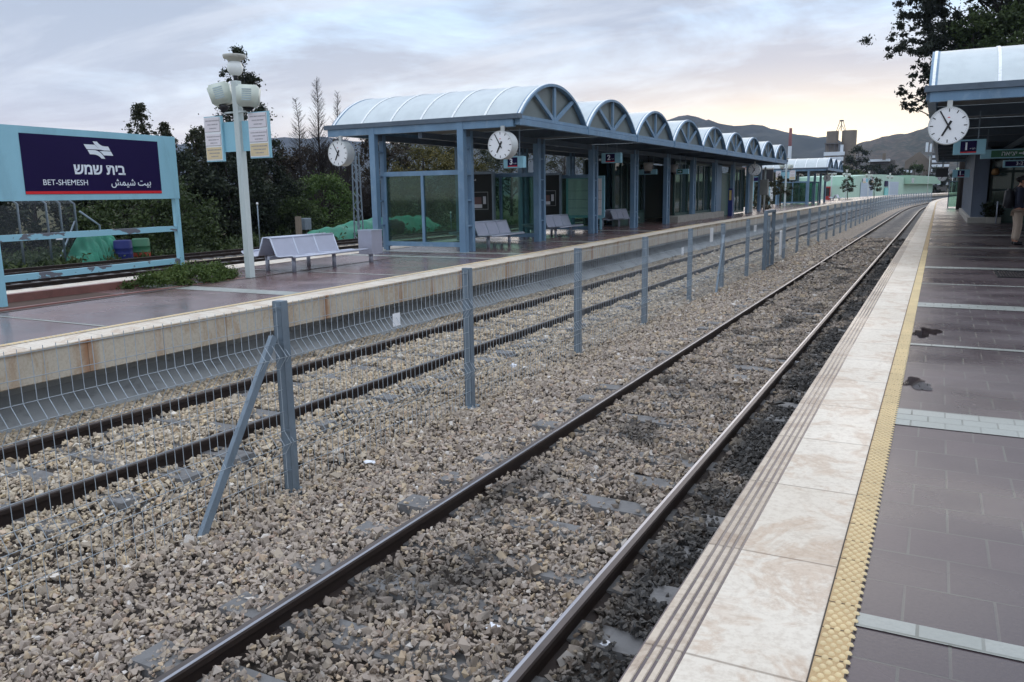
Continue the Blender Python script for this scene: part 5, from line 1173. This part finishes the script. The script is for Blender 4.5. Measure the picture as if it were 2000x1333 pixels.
# left tree line, seen between the name board and the shelter
tree('conifer_tree', 'tall ragged dark conifer rising behind the lamp post', -38, 37.3, 11.4, 4.2, LDARK, 'conifer', nl=60000, ls=.085, cb=.05, nclump=420)
tree('pointed_tree', 'taller of two pointed grey green trees above the name board', -40, 31.6, 7.8, 2.0, LOLIVE, 'egg', nl=16000, ls=.085, cb=.10, nclump=200, group='pointed trees above the name board')
tree('pointed_tree', 'shorter pointed grey green tree above the name board corner', -40, 33.2, 6.9, 1.6, LOLIVE, 'egg', nl=14000, ls=.085, cb=.10, nclump=180, group='pointed trees above the name board')
tree('pointed_tree', 'loose pointed tree just right of the name board corner', -39, 34.4, 6.7, 1.7, LOLIVE, 'egg', nl=12000, ls=.085, cb=.1, nclump=160, group='pointed trees above the name board')
tree('pointed_tree', 'thin pointed tree left of the paper notices', -43, 38.6, 7.2, 1.5, LOLIVE, 'egg', nl=9000, ls=.085, cb=.2, nclump=150, group='pointed trees above the name board')
DK = 'dark trees along the far tracks'
for i, (x, y, h, R, m, lab) in enumerate((
    (-45, 13.5, 5.4, 3.0, LDARK, 'dark tree far left behind the chain link fence'), (-45.5, 17.5, 5.2, 3.0, LMID, 'broad green tree behind the chain link fence'), (-46, 23.5, 5.6, 3.0, LDARK, 'dark tree behind the left half of the name board'), (-45, 28, 5.6, 2.8, LDARK, 'dark tree deep behind the wide green bush'),
    (-41, 20.5, 4.6, 2.6, LMID, 'mid green tree at the left edge below the name board'), (-40, 25, 4.9, 2.6, LDARK, 'dark tree behind the green tarpaulin'),
    (-40.5, 29.2, 5.4, 2.4, LDARK, 'dark tree behind the right half of the name board'), (-38.5, 32.6, 5.0, 2.2, LDARK, 'dense dark tree just right of the name board'),
    (-37.2, 35.0, 4.9, 2.4, LDARK, 'dense black green tree left of the lamp post foot'), (-38.6, 39.4, 4.6, 2.2, LDARK, 'dark tree right of the lamp post above the bench'),
    (-43, 41.5, 5.6, 2.7, LBROWN, 'brownish tree behind the paper notices'), (-44, 46, 6.0, 2.7, LBROWN, 'brown thicket tree left of the bare poplars'),
    (-44.5, 50.5, 6.2, 2.7, LBROWN, 'brown thicket tree behind the bare poplars'), (-45, 55, 6.8, 2.9, LBROWN, 'brown tree beside the left shelter clock'),
    (-46, 62, 8.2, 3.4, LBROWN, 'dark tree behind the first wind screen'), (-46, 68, 8.4, 3.6, LOLIVE, 'olive tree seen above the wind screen'),
    (-44, 75, 8.4, 3.8, LDARK, 'dark tree seen behind the number 3 sign'), (-44, 84, 9.0, 4.2, LOLIVE, 'olive tree seen between the shelter columns'),
    (-40, 92, 9.0, 4.2, LOLIVE, 'grey olive tree beyond the second poster'), (-38, 104, 9.4, 4.6, LDARK, 'dark tree beyond the notice board'))):
    tree('leafy_tree', lab, x, y, h, R, m, 'round', nl=9000, ls=.13, cb=.03, group=DK, nclump=75)
tree('green_shrub_tree', 'wide soft green bush tree below the name board', -33.5, 26.6, 3.35, 3.1, LMID, 'round', nl=14000, ls=.10, cb=.02, nclump=90)
tree('green_bush', 'bright green rounded bush tree above the bench', -36.0, 41.9, 3.75, 2.25, LGREEN, 'round', nl=12000, ls=.10, cb=.02, nclump=80)
tree('green_bush', 'low dark green bush left of the bright bush', -35, 38.3, 2.5, 1.4, LMID, 'round', nl=6000, ls=.09, cb=.02)
tree('green_bush', 'yellowish green bush at the left image edge', -37, 18.5, 4.1, 2.0, LGREEN, 'round', nl=7000, ls=.1, cb=.02)
tree('cypress_tree', 'narrow dark cypress between lamp post and bright bush', -37.5, 39.7, 4.6, .55, LDARK, 'column', nl=5000, ls=.08, cb=.02, group='narrow cypresses')
tree('cypress_tree', 'narrow cypress seen through the first shelter bay', -47, 63.5, 7.4, .8, LDARK, 'column', nl=5000, ls=.1, cb=.02, group='narrow cypresses')
tree('cypress_tree', 'second narrow cypress farther right in the first shelter bay', -47, 66.6, 7.2, .8, LDARK, 'column', nl=5000, ls=.1, cb=.02, group='narrow cypresses')
bare_tree('bare pointed tree left of the taller bare poplar', -42, 46.6, 9.6, 1.6, seed=3, n=240, group='bare poplars left of the shelter')
bare_tree('tallest bare poplar left of the shelter roof', -42, 48.8, 11.2, 1.5, seed=8, n=330, upright=1.3, group='bare poplars left of the shelter')
bare_tree('bare poplar partly hidden by the shelter roof corner', -42, 51.2, 10.4, 1.2, seed=12, n=220, upright=1.3, group='bare poplars left of the shelter')
for i, (x, y, h) in enumerate(((-40, 44.4, 4.6), (-40, 47.8, 5.0), (-40.5, 50.2, 4.8), (-40, 52.6, 4.5))):
    bare_tree(['leafless brown thicket right of the paper notices', 'leafless brown thicket under the tallest poplar', 'leafless brown thicket by the lattice mast', 'leafless brown thicket behind the left clock'][i], x, y, h, 2.0, seed=40 + i, n=330, name='bare_shrub', group='leafless thickets', first=.02)
tree('yellowing_tree', 'yellowing green tree seen through the wind screen panes', -35, 52.5, 6.0, 3.2, LYEL, 'round', nl=13000, ls=.10, cb=.02, nclump=90, group='yellowing trees behind the shelter')
tree('yellowing_tree', 'larger yellowing tree behind the front shelter column', -36, 58.0, 6.6, 3.5, LYEL, 'round', nl=13000, ls=.10, cb=.02, nclump=90, group='yellowing trees behind the shelter')
tree('yellowing_tree', 'small yellow green bush between the shelter columns', -23.5, 66, 2.7, 1.5, LYEL, 'round', nl=5000, ls=.08, cb=.02, group='yellowing trees behind the shelter')
for i, (x, y, h) in enumerate(((-26, 66, 6.2), (-27, 71, 6.4), (-27, 61, 6.0))): bare_tree(['bare brown tree behind the shelter bench', 'bare brown tree left of the stair hall', 'bare brown tree behind the notice board'][i], x, y, h, 2.1, seed=60 + i, n=280, group='bare trees behind the shelter', first=.03)
tree('yellow_bush', 'ochre yellow bush past the far end of the shelter', -16.5, 78, 2.6, 1.2, LYEL, 'round', nl=3500, ls=.08, cb=.02, z=0.3)
tree('low_shrub', 'low grey green shrub at the far shelter end', -11.7, 62.5, 1.1, .75, LOLIVE, 'round', nl=2500, ls=.06, cb=.02, z=.8, cat='shrub')
for (x, y, lab) in ((-12.2, 73.6, 'small dark olive tree in front of the second shelter'), (-11.36, 123, 'small olive tree on the platform left of the roller door'), (-8.6, 133, 'small olive tree with reddish stake before the mint building')):
    tree('olive_tree', lab, x, y, 2.95, .95, LOLIVE, 'round', z=.8, nl=4500, ls=.075, cb=.34, group='small olive trees on the platform', nclump=45)
BK = 'far trees around the works'
for i, (x, y, h, R, lab) in enumerate(((-43, 250, 12.6, 4.2, 'far dark tree below the red and white chimney'), (-36, 250, 9.5, 4, 'far tree right of the chimney foot'), (-21, 250, 13.6, 4.0, 'big dark tree right of the silos'), (-25, 246, 8.6, 3.6, 'dark tree at the foot of the silos'), (-16.5, 252, 8.8, 3.2, 'dark tree above the mint roof'), (-12, 262, 8.8, 3.0, 'small dark tree above the mint gable'), (-7, 270, 9.0, 3.2, 'dark tree before the works'), (-1, 285, 8.0, 3.2, 'tree left of the louvred works block'), (-28.5, 240, 6.5, 3.5, 'low dark tree behind the second shelter roof'), (-20, 236, 7.0, 3.4, 'round dark tree behind the small olive tree'), (5.5, 300, 8.0, 3.5, 'tree above the far green shed'))):
    tree('leafy_tree', lab, x, y, h, R, LDARK if i % 3 else LMID, 'round', nl=7000, ls=.28, cb=.03, group=BK, nclump=60)
for i, (x, y) in enumerate(((-32, 118), (-30, 134), (-33, 150), (-26, 160), (-21, 112), (-22, 126))): tree('leafy_tree', ['tree behind the second shelter', 'dark tree right behind the second shelter', 'tree left of the mint wing', 'dark tree beside the mint wing', 'tree in the gap left of the second shelter', 'tree filling the gap before the mint wing'][i], x, y, 5.6, 3.0, LDARK, 'round', nl=4500, ls=.2, cb=.02, group='trees behind the second shelter')
# ---- eucalypts over the right canopy
def euc(label, x, y, h, R, clumps, seed, nl, z=ZP - .4):
    T = thing('eucalyptus_tree', label, 'tree', (x, y, z), 0, 'eucalypts behind the right canopy'); r = random.Random(seed); mb = MB()
    tr = [(x + .25 * math.sin(i * .9 + seed), y + .2 * math.cos(i * 1.1 + seed), z + h * i / 7) for i in range(8)]
    mb.tube(tr, [.22 * (1 - i / 8.5) for i in range(8)], 8)
    for c in clumps:
        f = max(.25, min(.9, (c[2] - z) / h - .18)); k = min(6, int(f * 7)); q = Vector(tr[k]).lerp(Vector(tr[k + 1]), f * 7 % 1); e = Vector(c[:3])
        if e.length: m_ = q.lerp(e, .55) + Vector((0, 0, .25)); mb.tube([q, m_, e], [.09, .05, .025], 5)
    mb.build('trunk', BARKD, T)
    cen = []; rad = []
    for c in clumps:
        for _ in range(16): d = Vector((r.gauss(0, 1), r.gauss(0, 1), r.gauss(0, .9))) * (c[3] * .72); cen.append((c[0] + d.x, c[1] + d.y, c[2] + d.z)); rad.append(c[3] * r.uniform(.2, .5))
    V, F, Tn = leaves(np.array(cen), np.array(rad), nl, .105, 2.4, .5); npmesh('crown', V, F, LEUC, T, Tn); return T
rq = random.Random(5)
def far2(c): return (c[0] * 2, c[1] * 2, (c[2] - 2.27) * 2 + 2.27, c[3] * 2)
cl1 = [(-1.45, 31, 7.25, .42), (-1.2, 31.5, 7.75, .36), (-.8, 31, 7.0, .45), (-.45, 31, 6.6, .45), (-.65, 32, 6.2, .36), (-.85, 31.5, 8.6, .6), (-.45, 32, 8.3, .55), (-.1, 31.5, 7.7, .5), (-.35, 31, 9.2, .7), (-.9, 32, 9.5, .6), (-1.2, 31, 5.35, .24), (-.75, 31.5, 5.6, .28), (.25, 32, 7.1, .5), (.2, 33, 9.6, .7), (-.4, 31.5, 10.4, .8), (-1.05, 31, 4.95, .18), (-.6, 31.3, 5.1, .2), (-.4, 31.2, 5.7, .3), (-.3, 31.2, 6.9, .4)]
euc('eucalyptus with loose hanging leaf sprays at the canopy corner', 2.6, 66, 17, 3, [far2(c) for c in cl1], 2, 42000)
cl2 = [(rq.uniform(.7, 5.5), rq.uniform(32, 37), rq.uniform(5.6, 11.0), rq.uniform(.5, .8)) for _ in range(120)]
euc('dense dark eucalyptus behind the right canopy vault', 6.4, 71, 22, 3, [far2(c) for c in cl2], 6, 130000)
tree('leafy_tree', 'olive green round tree peeking over the canopy vault', 1.3, 62.6, 12.9, 2.4, LMID, 'round', z=.3, nl=12000, ls=.13, cb=.45, nclump=110)
tree('leafy_tree', 'second olive green tree over the canopy vault at the right', 4.0, 62.8, 13.2, 2.4, LMID, 'round', z=.3, nl=12000, ls=.13, cb=.45, nclump=110)
k_ = 700; wc = np.c_[RNG.uniform(-37, -29.2, k_), RNG.uniform(11, 60, k_), np.full(k_, -.34) + RNG.uniform(.0, .28, k_) ** 1]
V, F, Tn = leaves(wc, RNG.uniform(.25, .6, k_), 42000, .10, 2.6, -.6); V[:, 2] = np.maximum(V[:, 2], -.34); o = npmesh('weeds', V, F, LMID, None, Tn); tag(o, 'rough weeds and grass between the far track and the tree line', 'weeds', kind='stuff')
# ---- ground cover at the name board, moss in the bed, shrub in the planter
def cover(parent_label, name, cx, cy, rx, ry, z, hgt, n, mat, cat='plant', ls=.045):
    T = thing(name, parent_label, cat, (cx, cy, z)); k = 70; a = RNG.uniform(0, 2 * PI, k); q = np.sqrt(RNG.uniform(0, 1, k))
    cen = np.c_[cx + rx * q * np.cos(a), cy + ry * q * np.sin(a), z + hgt * (1 - q ** 2) * RNG.uniform(.3, 1, k) + .03]; V, F, Tn = leaves(cen, RNG.uniform(.08, .16, k), n, ls, 1.5); npmesh('foliage', V, F, mat, T, Tn)
    st = MB(); [st.tube([(cx + (c[0] - cx) * .5, cy + (c[1] - cy) * .5, z - .02), tuple(c)], [.008, .004], 3, smooth=False) for c in cen[:30]]; st.build('stems', BARK, T); return T
cover('low leafy green plant spreading around the right foot of the name board', 'ground_plant', -12.2, 10.3, .60, 1.15, .74, .34, 22000, LPLANT, ls=.028)
FO = RNG.uniform(0, 2 * PI, 30); V, F, Tn = leaves(np.c_[2.0 + RNG.uniform(-.3, .3, 30), 38.75 + RNG.uniform(-.3, .3, 30), ZP + RNG.uniform(.3, .75, 30)], np.full(30, .14), 1800, .07); npmesh('foliage', V, F, LDARK, pl, Tn)

# ------------------------------------------------------------------ things beyond the far tracks
TARP = paint('green_tarp', S(38, 116, 94), .65, var=.25, scale=1.6, dirt=S(24, 80, 66), dirt_amt=.4)
def heap(name, label, x0, x1, y0, y1, hf, nx, ny, seed, folds=.06):
    rr = np.random.default_rng(seed); V = []
    for j in range(ny + 1):
        for i in range(nx + 1):
            f, g_ = i / nx, j / ny; h = hf(g_) * math.sin(PI * min(1, max(0, f))) ** .6
            fold = folds * math.sin(g_ * 37 + 2 * math.sin(f * 5)) * math.sin(PI * f) + folds * .5 * math.sin(g_ * 83 + f * 9)
            V.append((x0 + (x1 - x0) * f + fold * .6, y0 + (y1 - y0) * g_, -.34 + max(0, h + fold * (1 if h > .1 else 0))))
    F = [(j * (nx + 1) + i, j * (nx + 1) + i + 1, (j + 1) * (nx + 1) + i + 1, (j + 1) * (nx + 1) + i) for j in range(ny) for i in range(nx)]
    o = npmesh(name, np.array(V), np.array(F), TARP, smooth=True); return tag(o, label, 'tarpaulin', 'green tarpaulins by the far track')
heap('tarpaulin', 'crumpled green tarpaulin draped over a heap beside the blue barrel', -31.7, -29.8, 20.5, 22.9, lambda g_: 1.15 * min(1, g_ * 5) * min(1, (1 - g_) * 3), 24, 70, 1, .10)
heap('tarpaulin', 'long green tarpaulin along the far track behind the bench', -32.0, -30.0, 33.2, 48.5, lambda g_: (.45 + .75 * min(1, g_ * 2.2)) * min(1, g_ * 8 + .15) * min(1, (1 - g_) * 6), 20, 200, 2, .08)
br = thing('dark_boulder', 'dark round burnt patch of brush on the long green tarpaulin', 'brush heap', (-29.9, 41.3, .2)); bm = bmesh.new(); bmesh.ops.create_icosphere(bm, subdivisions=3, radius=1)
for v in bm.verts: v.co = Vector((v.co.x * .35, v.co.y * 1.0, v.co.z * .52)) * (1 + .12 * math.sin(v.co.x * 9 + v.co.y * 7)) + Vector((-29.9, 41.3, .25))
MB().bm(bm, 0, True).build('brush', LBROWN, br)
def barrel(label, x, y, c1, c2):
    T = thing('barrel', label, 'barrel', (x, y, -.34), 0, 'plastic barrels beside the far track'); MB().lathe([(0, 0), (.34, 0), (.36, .05), (.36, .36)], (x, y, -.34), 18).build('lower_body', c1, T)
    MB().lathe([(.36, .361), (.375, .38), (.36, .40), (.36, .60), (.375, .62), (.36, .64), (.355, .90), (.31, .95), (0, .95)], (x, y, -.34), 18).build('upper_body', c2, T)
BB = paint('barrel_blue', S(28, 38, 92), .5, var=.1, spec=.2); OR = paint('barrel_orange', S(150, 56, 38), .5, var=.12); GRB = paint('barrel_green', S(34, 92, 64), .5, var=.12)
barrel('blue plastic barrel standing against the green tarpaulin', -29.7, 22.05, BB, BB); barrel('barrel with orange lower half and green top right of the blue barrel', -30.2, 23.3, OR, GRB)
gt = thing('trackside_box', 'grey trackside box on a post in front of the long tarpaulin', 'trackside box', (-29.3, 32.0, -.3)); MB().box(-29.35, -29.1, 31.9, 32.1, -.3, 1.25).build('post', FACT, gt); MB().rbox(-29.4, -29.1, 32.35, 32.85, .55, 1.15, .03).build('cabinet', GALV, gt); MB().tube([(-29.25, 32.6, -.3), (-29.25, 32.6, .56)], .04, 6).build('cable', BLACK, gt)
# security fence with angled arms, mostly see-through
t = NT('chain_link'); tr = t.add('ShaderNodeBsdfTransparent'); m = t.add('ShaderNodeMixShader'); 
wv = t.noise(t.pos(), 1.0, 2); m.inputs[0].default_value = .13; t.base(S(130, 138, 146)); t.b.inputs['Metallic'].default_value = .3
t.link(tr.outputs[0], m.inputs[1]); t.link(t.b.outputs[0], m.inputs[2]); t.link(m.outputs[0], t.out.inputs['Surface']); CHAIN = t.m
CF = thing('security_fence', 'see-through chain link enclosure with angled top arms left of the tarpaulin', 'fence', (-31, 19, -.34))
def cfpost(x, y, h, dx, dy, rise): 
    MB().tube([(x, y, -.34), (x, y, h), (x + dx, y + dy, h + rise)], .045, 8).build('post', GALV, CF)
pp = [(-30.2, 18.2, 2.15), (-30.3, 19.35, 2.15), (-30.9, 20.3, 2.15), (-31.6, 21.4, 2.1)]
for x, y, h in pp: cfpost(x, y, h, -.25, -1.05, .95)
cfpost(-31.4, 22.3, 1.2, -.2, -.7, .6)
for (x0_, y0_, h0), (x1_, y1_, h1) in zip(pp[:-1], pp[1:]):
    MB().quad((x0_, y0_, -.34), (x1_, y1_, -.34), (x1_, y1_, h1), (x0_, y0_, h0)).build('mesh_panel', CHAIN, CF); MB().quad((x0_, y0_, h0), (x1_, y1_, h1), (x1_ - .25, y1_ - 1.05, h1 + .95), (x0_ - .25, y0_ - 1.05, h0 + .95)).build('top_mesh', CHAIN, CF)
MB().bar((-31.6, 21.35, 1.4), (-31.0, 20.0, -.3), .05).build('strut', GALV, CF); o = MB().box(-30.28, -30.24, 19.6, 19.85, .75, .95).build('notice_plate', WHITE, CF)
MB().quad((-30.2, 18.2, -.34), (-33.5, 13.0, -.34), (-33.5, 13.0, 2.1), (-30.2, 18.2, 2.1)).build('mesh_panel', CHAIN, CF)
# lattice catenary mast
LM = thing('lattice_mast', 'slim galvanised lattice mast beside the left shelter clock', 'mast', (-28.5, 36.0, -.3)); l = MB()
for dx in (-.18, .18):
    for dy in (-.18, .18): l.bar((-28.5 + dx, 36 + dy, -.3), (-28.5 + dx * .7, 36 + dy * .7, 4.6), .055)
l.build('mast_legs', GALV, LM); l = MB()
for k in range(12):
    z0 = -.3 + k * .4; s_ = 1 if k % 2 else -1
    for dy in (-.17, .17): l.bar((-28.5 - .16 * s_, 36 + dy, z0), (-28.5 + .16 * s_, 36 + dy, z0 + .4), .03)
l.build('lacing', GALV, LM)
for i, (yy, h) in enumerate(((46.5, 1.0), (29.0, 1.9))):
    T = thing('trackside_post', ['short weathered post by the tarpaulin end', 'thin pale trackside marker post before the dark trees'][i], 'post', (-29, yy, -.3)); MB().tube([(-29, yy, -.3), (-29, yy, h)], .03, 6).build('post', GALV, T); MB().lathe([(0, 0), (.05, .02), (.05, .1), (0, .12)], (-29, yy, h), 8).build('cap', WHITE, T)

# ------------------------------------------------------------------ litter on the ballast
PAPW = paint('litter_white', S(226, 228, 234), .6, var=.06)
def scrap(label, x, y, z, s, seed, flat=.5):
    bm = bmesh.new(); bmesh.ops.create_icosphere(bm, subdivisions=2, radius=1); r = random.Random(seed)
    for v in bm.verts: v.co = Vector((v.co.x, v.co.y * .8, v.co.z * flat)) * (s * r.uniform(.45, 1.2)) + Vector((x, y, z + s * .3))
    tag(MB().bm(bm).build('paper_scrap', PAPW), label, 'litter')
scrap('crumpled white paper on a sleeper between the near rails', -2.03, 3.58, -.14, .055, 1, .6)
scrap('small white paper ball left of the crumpled paper', -2.17, 3.38, -.14, .022, 2, .8)
scrap('white cup scrap on the stones beside the second fence post', -5.25, 10.0, -.19, .05, 3, .9)
scrap('flat pale stone like wrapper between fence and near track', -4.58, 5.77, -.22, .06, 4, .35)
scrap('small white wrapper against the right rail of the near track', -1.60, 11.58, -.13, .04, 5, .5)
scrap('crumpled clear wrapper right of the near track rail', -1.42, 3.72, -.15, .05, 6, .6)

# ------------------------------------------------------------------ people under the right canopy
def skin_figure(name, J, edges, rad, mat, parent, sub=2):
    me = bpy.data.meshes.new(name); keys = list(J); ix = {k: i for i, k in enumerate(keys)}
    Mi = wm(parent).inverted()
    me.from_pydata([tuple(Mi @ Vector(J[k])) for k in keys], [(ix[a], ix[b]) for a, b in edges], [])
    o = bpy.data.objects.new(name, me); C.objects.link(o); o.parent = parent
    m = o.modifiers.new('skin', 'SKIN'); m.use_smooth_shade = True
    sv = me.skin_vertices[0].data
    for k in keys: r = rad[k]; sv[ix[k]].radius = r if isinstance(r, tuple) else (r, r)
    sv[0].use_root = True
    o.modifiers.new('sub', 'SUBSURF').levels = sub; o.modifiers['sub'].render_levels = sub
    bpy.context.view_layer.update()
    dg = bpy.context.evaluated_depsgraph_get(); m2 = bpy.data.meshes.new_from_object(o.evaluated_get(dg)); o.modifiers.clear(); o.data = m2
    m2.materials.clear(); m2.materials.append(mat)
    for p_ in m2.polygons: p_.use_smooth = True
    return o
SKIN = paint('skin', S(176, 128, 104), .55, var=.06); HAIR = paint('hair_dark', (.012, .010, .009), .6, var=.2)
JKT = paint('jacket_navy', S(34, 40, 58), .8, var=.15, scale=8); TRS = paint('trousers_beige', S(168, 150, 134), .85, var=.1, scale=6); SHOE = paint('shoe_dark', (.015, .015, .017), .5, var=.1); PACK = paint('backpack_black', (.014, .015, .020), .7, var=.2)
DTR = paint('trousers_dark', (.02, .02, .024), .8, var=.1); RJK = paint('jacket_maroon', S(84, 28, 30), .8, var=.1)
def person(label, x, y, face, h, jacket, trousers, pack=True, seed=0):
    """standing figure looking along `face` (angle from +x), arms hanging, hands in front pockets"""
    T = thing('person', label, 'person', (x, y, ZP)); k = h / 1.75
    f = Vector((math.cos(face), math.sin(face), 0)); s = Vector((-f.y, f.x, 0)); O = Vector((x, y, ZP))
    def P(a, b, z): return O + (f * a + s * b + Vector((0, 0, z))) * k
    # body: one skin surface, head to fingers to feet
    J = {'pel': P(0, 0, .93), 'bel': P(.01, 0, 1.08), 'che': P(.0, 0, 1.27), 'nb': P(-.01, 0, 1.43), 'neck': P(.02, 0, 1.51), 'jaw': P(.05, 0, 1.59), 'head': P(.045, 0, 1.66), 'top': P(.03, 0, 1.72)}
    R = {'pel': (.15, .11), 'bel': (.13, .10), 'che': (.15, .115), 'nb': .09, 'neck': .055, 'jaw': .070, 'head': .088, 'top': .065}
    E = [('pel', 'bel'), ('bel', 'che'), ('che', 'nb'), ('nb', 'neck'), ('neck', 'jaw'), ('jaw', 'head'), ('head', 'top')]
    for n_, sg in (('l', 1), ('r', -1)):
        J.update({n_ + 'sh': P(0, sg * .19, 1.41), n_ + 'el': P(-.05, sg * .25, 1.13), n_ + 'wr': P(.09, sg * .22, .93), n_ + 'ha': P(.12, sg * .205, .88), n_ + 'hip': P(0, sg * .09, .88), n_ + 'kn': P(.03, sg * .105, .49), n_ + 'an': P(-.02, sg * .11, .09), n_ + 'ft': P(.04, sg * .115, .045), n_ + 'to': P(.15, sg * .13, .035)})
        R.update({n_ + 'sh': .065, n_ + 'el': .047, n_ + 'wr': .032, n_ + 'ha': (.040, .020), n_ + 'hip': .095, n_ + 'kn': .062, n_ + 'an': .045, n_ + 'ft': .045, n_ + 'to': .035})
        E += [('nb', n_ + 'sh'), (n_ + 'sh', n_ + 'el'), (n_ + 'el', n_ + 'wr'), (n_ + 'wr', n_ + 'ha'), ('pel', n_ + 'hip'), (n_ + 'hip', n_ + 'kn'), (n_ + 'kn', n_ + 'an'), (n_ + 'an', n_ + 'ft'), (n_ + 'ft', n_ + 'to')]
        for q, (aa, ln) in enumerate(((-.022, .062), (-.007, .07), (.008, .066), (.022, .054))):
            J[f'{n_}f{q}'] = P(.14 + ln * .4, sg * (.205 + aa * .4), .85 + aa * .6); J[f'{n_}g{q}'] = P(.14 + ln * .55, sg * (.19 + aa * .3), .85 - ln * .75 + aa * .5)
            R[f'{n_}f{q}'] = .010; R[f'{n_}g{q}'] = .008; E += [(n_ + 'ha', f'{n_}f{q}'), (f'{n_}f{q}', f'{n_}g{q}')]
        J[n_ + 'th'] = P(.15, sg * .165, .87); R[n_ + 'th'] = .011; E.append((n_ + 'ha', n_ + 'th'))
    skin_figure('body', J, E, {a: (b if isinstance(b, tuple) else b * 1.0) for a, b in R.items()}, SKIN, T)
    fc = MB(); bm = bmesh.new(); bmesh.ops.create_uvsphere(bm, u_segments=10, v_segments=8, radius=.016 * k); fc.bm(bm, 0, True, Matrix.Translation(P(.135, 0, 1.625)))
    for sg in (-1, 1): bm = bmesh.new(); bmesh.ops.create_uvsphere(bm, u_segments=8, v_segments=6, radius=.022 * k); fc.bm(bm, 0, True, Matrix.Translation(P(.03, sg * .088, 1.635)) @ Matrix.Diagonal((1, .5, 1.3, 1)))
    fc.build('nose_and_ears', SKIN, T)
    ey = MB()
    for sg in (-1, 1): bm = bmesh.new(); bmesh.ops.create_uvsphere(bm, u_segments=8, v_segments=6, radius=.010 * k); ey.bm(bm, 0, True, Matrix.Translation(P(.122, sg * .032, 1.655)))
    ey.bar(P(.127, -.025, 1.583), P(.127, .025, 1.583), .006); ey.build('eyes_and_mouth', HAIR, T)
    skin_figure('hair', {'a': P(.02, 0, 1.705), 'b': P(-.035, 0, 1.66), 'c': P(-.03, 0, 1.60), 'd': P(.085, 0, 1.725)}, [('a', 'b'), ('b', 'c'), ('a', 'd')], {'a': .088, 'b': .082, 'c': .05, 'd': .05}, HAIR, T)
    JJ = {'a': P(.0, 0, .88), 'b': P(.01, 0, 1.06), 'c': P(0, 0, 1.28), 'd': P(-.01, 0, 1.44)}; RR = {'a': (.185, .14), 'b': (.175, .14), 'c': (.185, .145), 'd': .10}; EE = [('a', 'b'), ('b', 'c'), ('c', 'd')]
    for n_, sg in (('l', 1), ('r', -1)): JJ.update({n_ + '1': P(0, sg * .20, 1.41), n_ + '2': P(-.05, sg * .255, 1.13), n_ + '3': P(.075, sg * .225, .945)}); RR.update({n_ + '1': .085, n_ + '2': .068, n_ + '3': .052}); EE += [('d', n_ + '1'), (n_ + '1', n_ + '2'), (n_ + '2', n_ + '3')]
    skin_figure('jacket', JJ, EE, RR, jacket, T)
    JJ = {'a': P(0, 0, .95)}; RR = {'a': (.17, .13)}; EE = []
    for n_, sg in (('l', 1), ('r', -1)): JJ.update({n_ + '1': P(0, sg * .092, .84), n_ + '2': P(.03, sg * .107, .49), n_ + '3': P(-.01, sg * .112, .10)}); RR.update({n_ + '1': .112, n_ + '2': .088, n_ + '3': .078}); EE += [('a', n_ + '1'), (n_ + '1', n_ + '2'), (n_ + '2', n_ + '3')]
    skin_figure('trousers', JJ, EE, RR, trousers, T)
    for sg in (-1, 1): skin_figure('shoe', {'a': P(-.06, sg * .112, .05), 'b': P(.05, sg * .118, .045), 'c': P(.16, sg * .132, .036)}, [('a', 'b'), ('b', 'c')], {'a': .05, 'b': .052, 'c': .042}, SHOE, T)
    if pack:
        bp_ = thing('backpack', 'black backpack with a pale stripe on the back of the person in navy', 'backpack', P(-.22, 0, 1.0))
        bm = bmesh.new(); bmesh.ops.create_cube(bm, size=1)
        for v in bm.verts: v.co = Vector((v.co.x * .20 * (1.15 if v.co.z < 0 else .8), v.co.y * .32, v.co.z * .50))
        bmesh.ops.bevel(bm, geom=bm.edges[:], offset=.05, segments=3, affect='EDGES')
        Mx = frame(P(-.235, 0, 1.20), f, s); mb = MB(); mb.bm(bm, 0, True, Mx); mb.build('pack_body', PACK, bp_)
        MB().bar(P(-.30, .165, 1.30), P(-.20, .165, 1.33), .012).build('pale_stripe', PAPER, bp_)
        st = MB()
        for sg in (-1, 1): st.tube([P(-.14, sg * .12, 1.42), P(-.02, sg * .13, 1.52), P(.13, sg * .125, 1.38), P(.15, sg * .13, 1.2), P(.0, sg * .185, 1.02)], .017, 6)
        st.build('straps', PACK, bp_)
    return T
person('person standing in navy jacket and beige trousers with a backpack at the right edge', 1.84, 24.8, math.radians(8), 1.74, JKT, TRS)
person('person in dark clothes beside the backpacker, almost out of the picture', 2.30, 24.2, math.radians(170), 1.72, RJK, DTR, pack=False)

# ------------------------------------------------------------------ damp morning air
def haze(density):
    mb = MB().box(-4600, 900, -60, 2900, -1.5, 262); t = NT('haze_air'); t.n.remove(t.b); v = t.add('ShaderNodeVolumePrincipled'); v.inputs['Color'].default_value = (.58, .68, .95, 1); v.inputs['Density'].default_value = density; v.inputs['Anisotropy'].default_value = .0
    t.link(v.outputs[0], t.out.inputs['Volume']); o = mb.build('haze', t.m); tag(o, 'thin damp air between the station and the far hills', 'haze', kind='stuff'); return o

haze(0.00010)
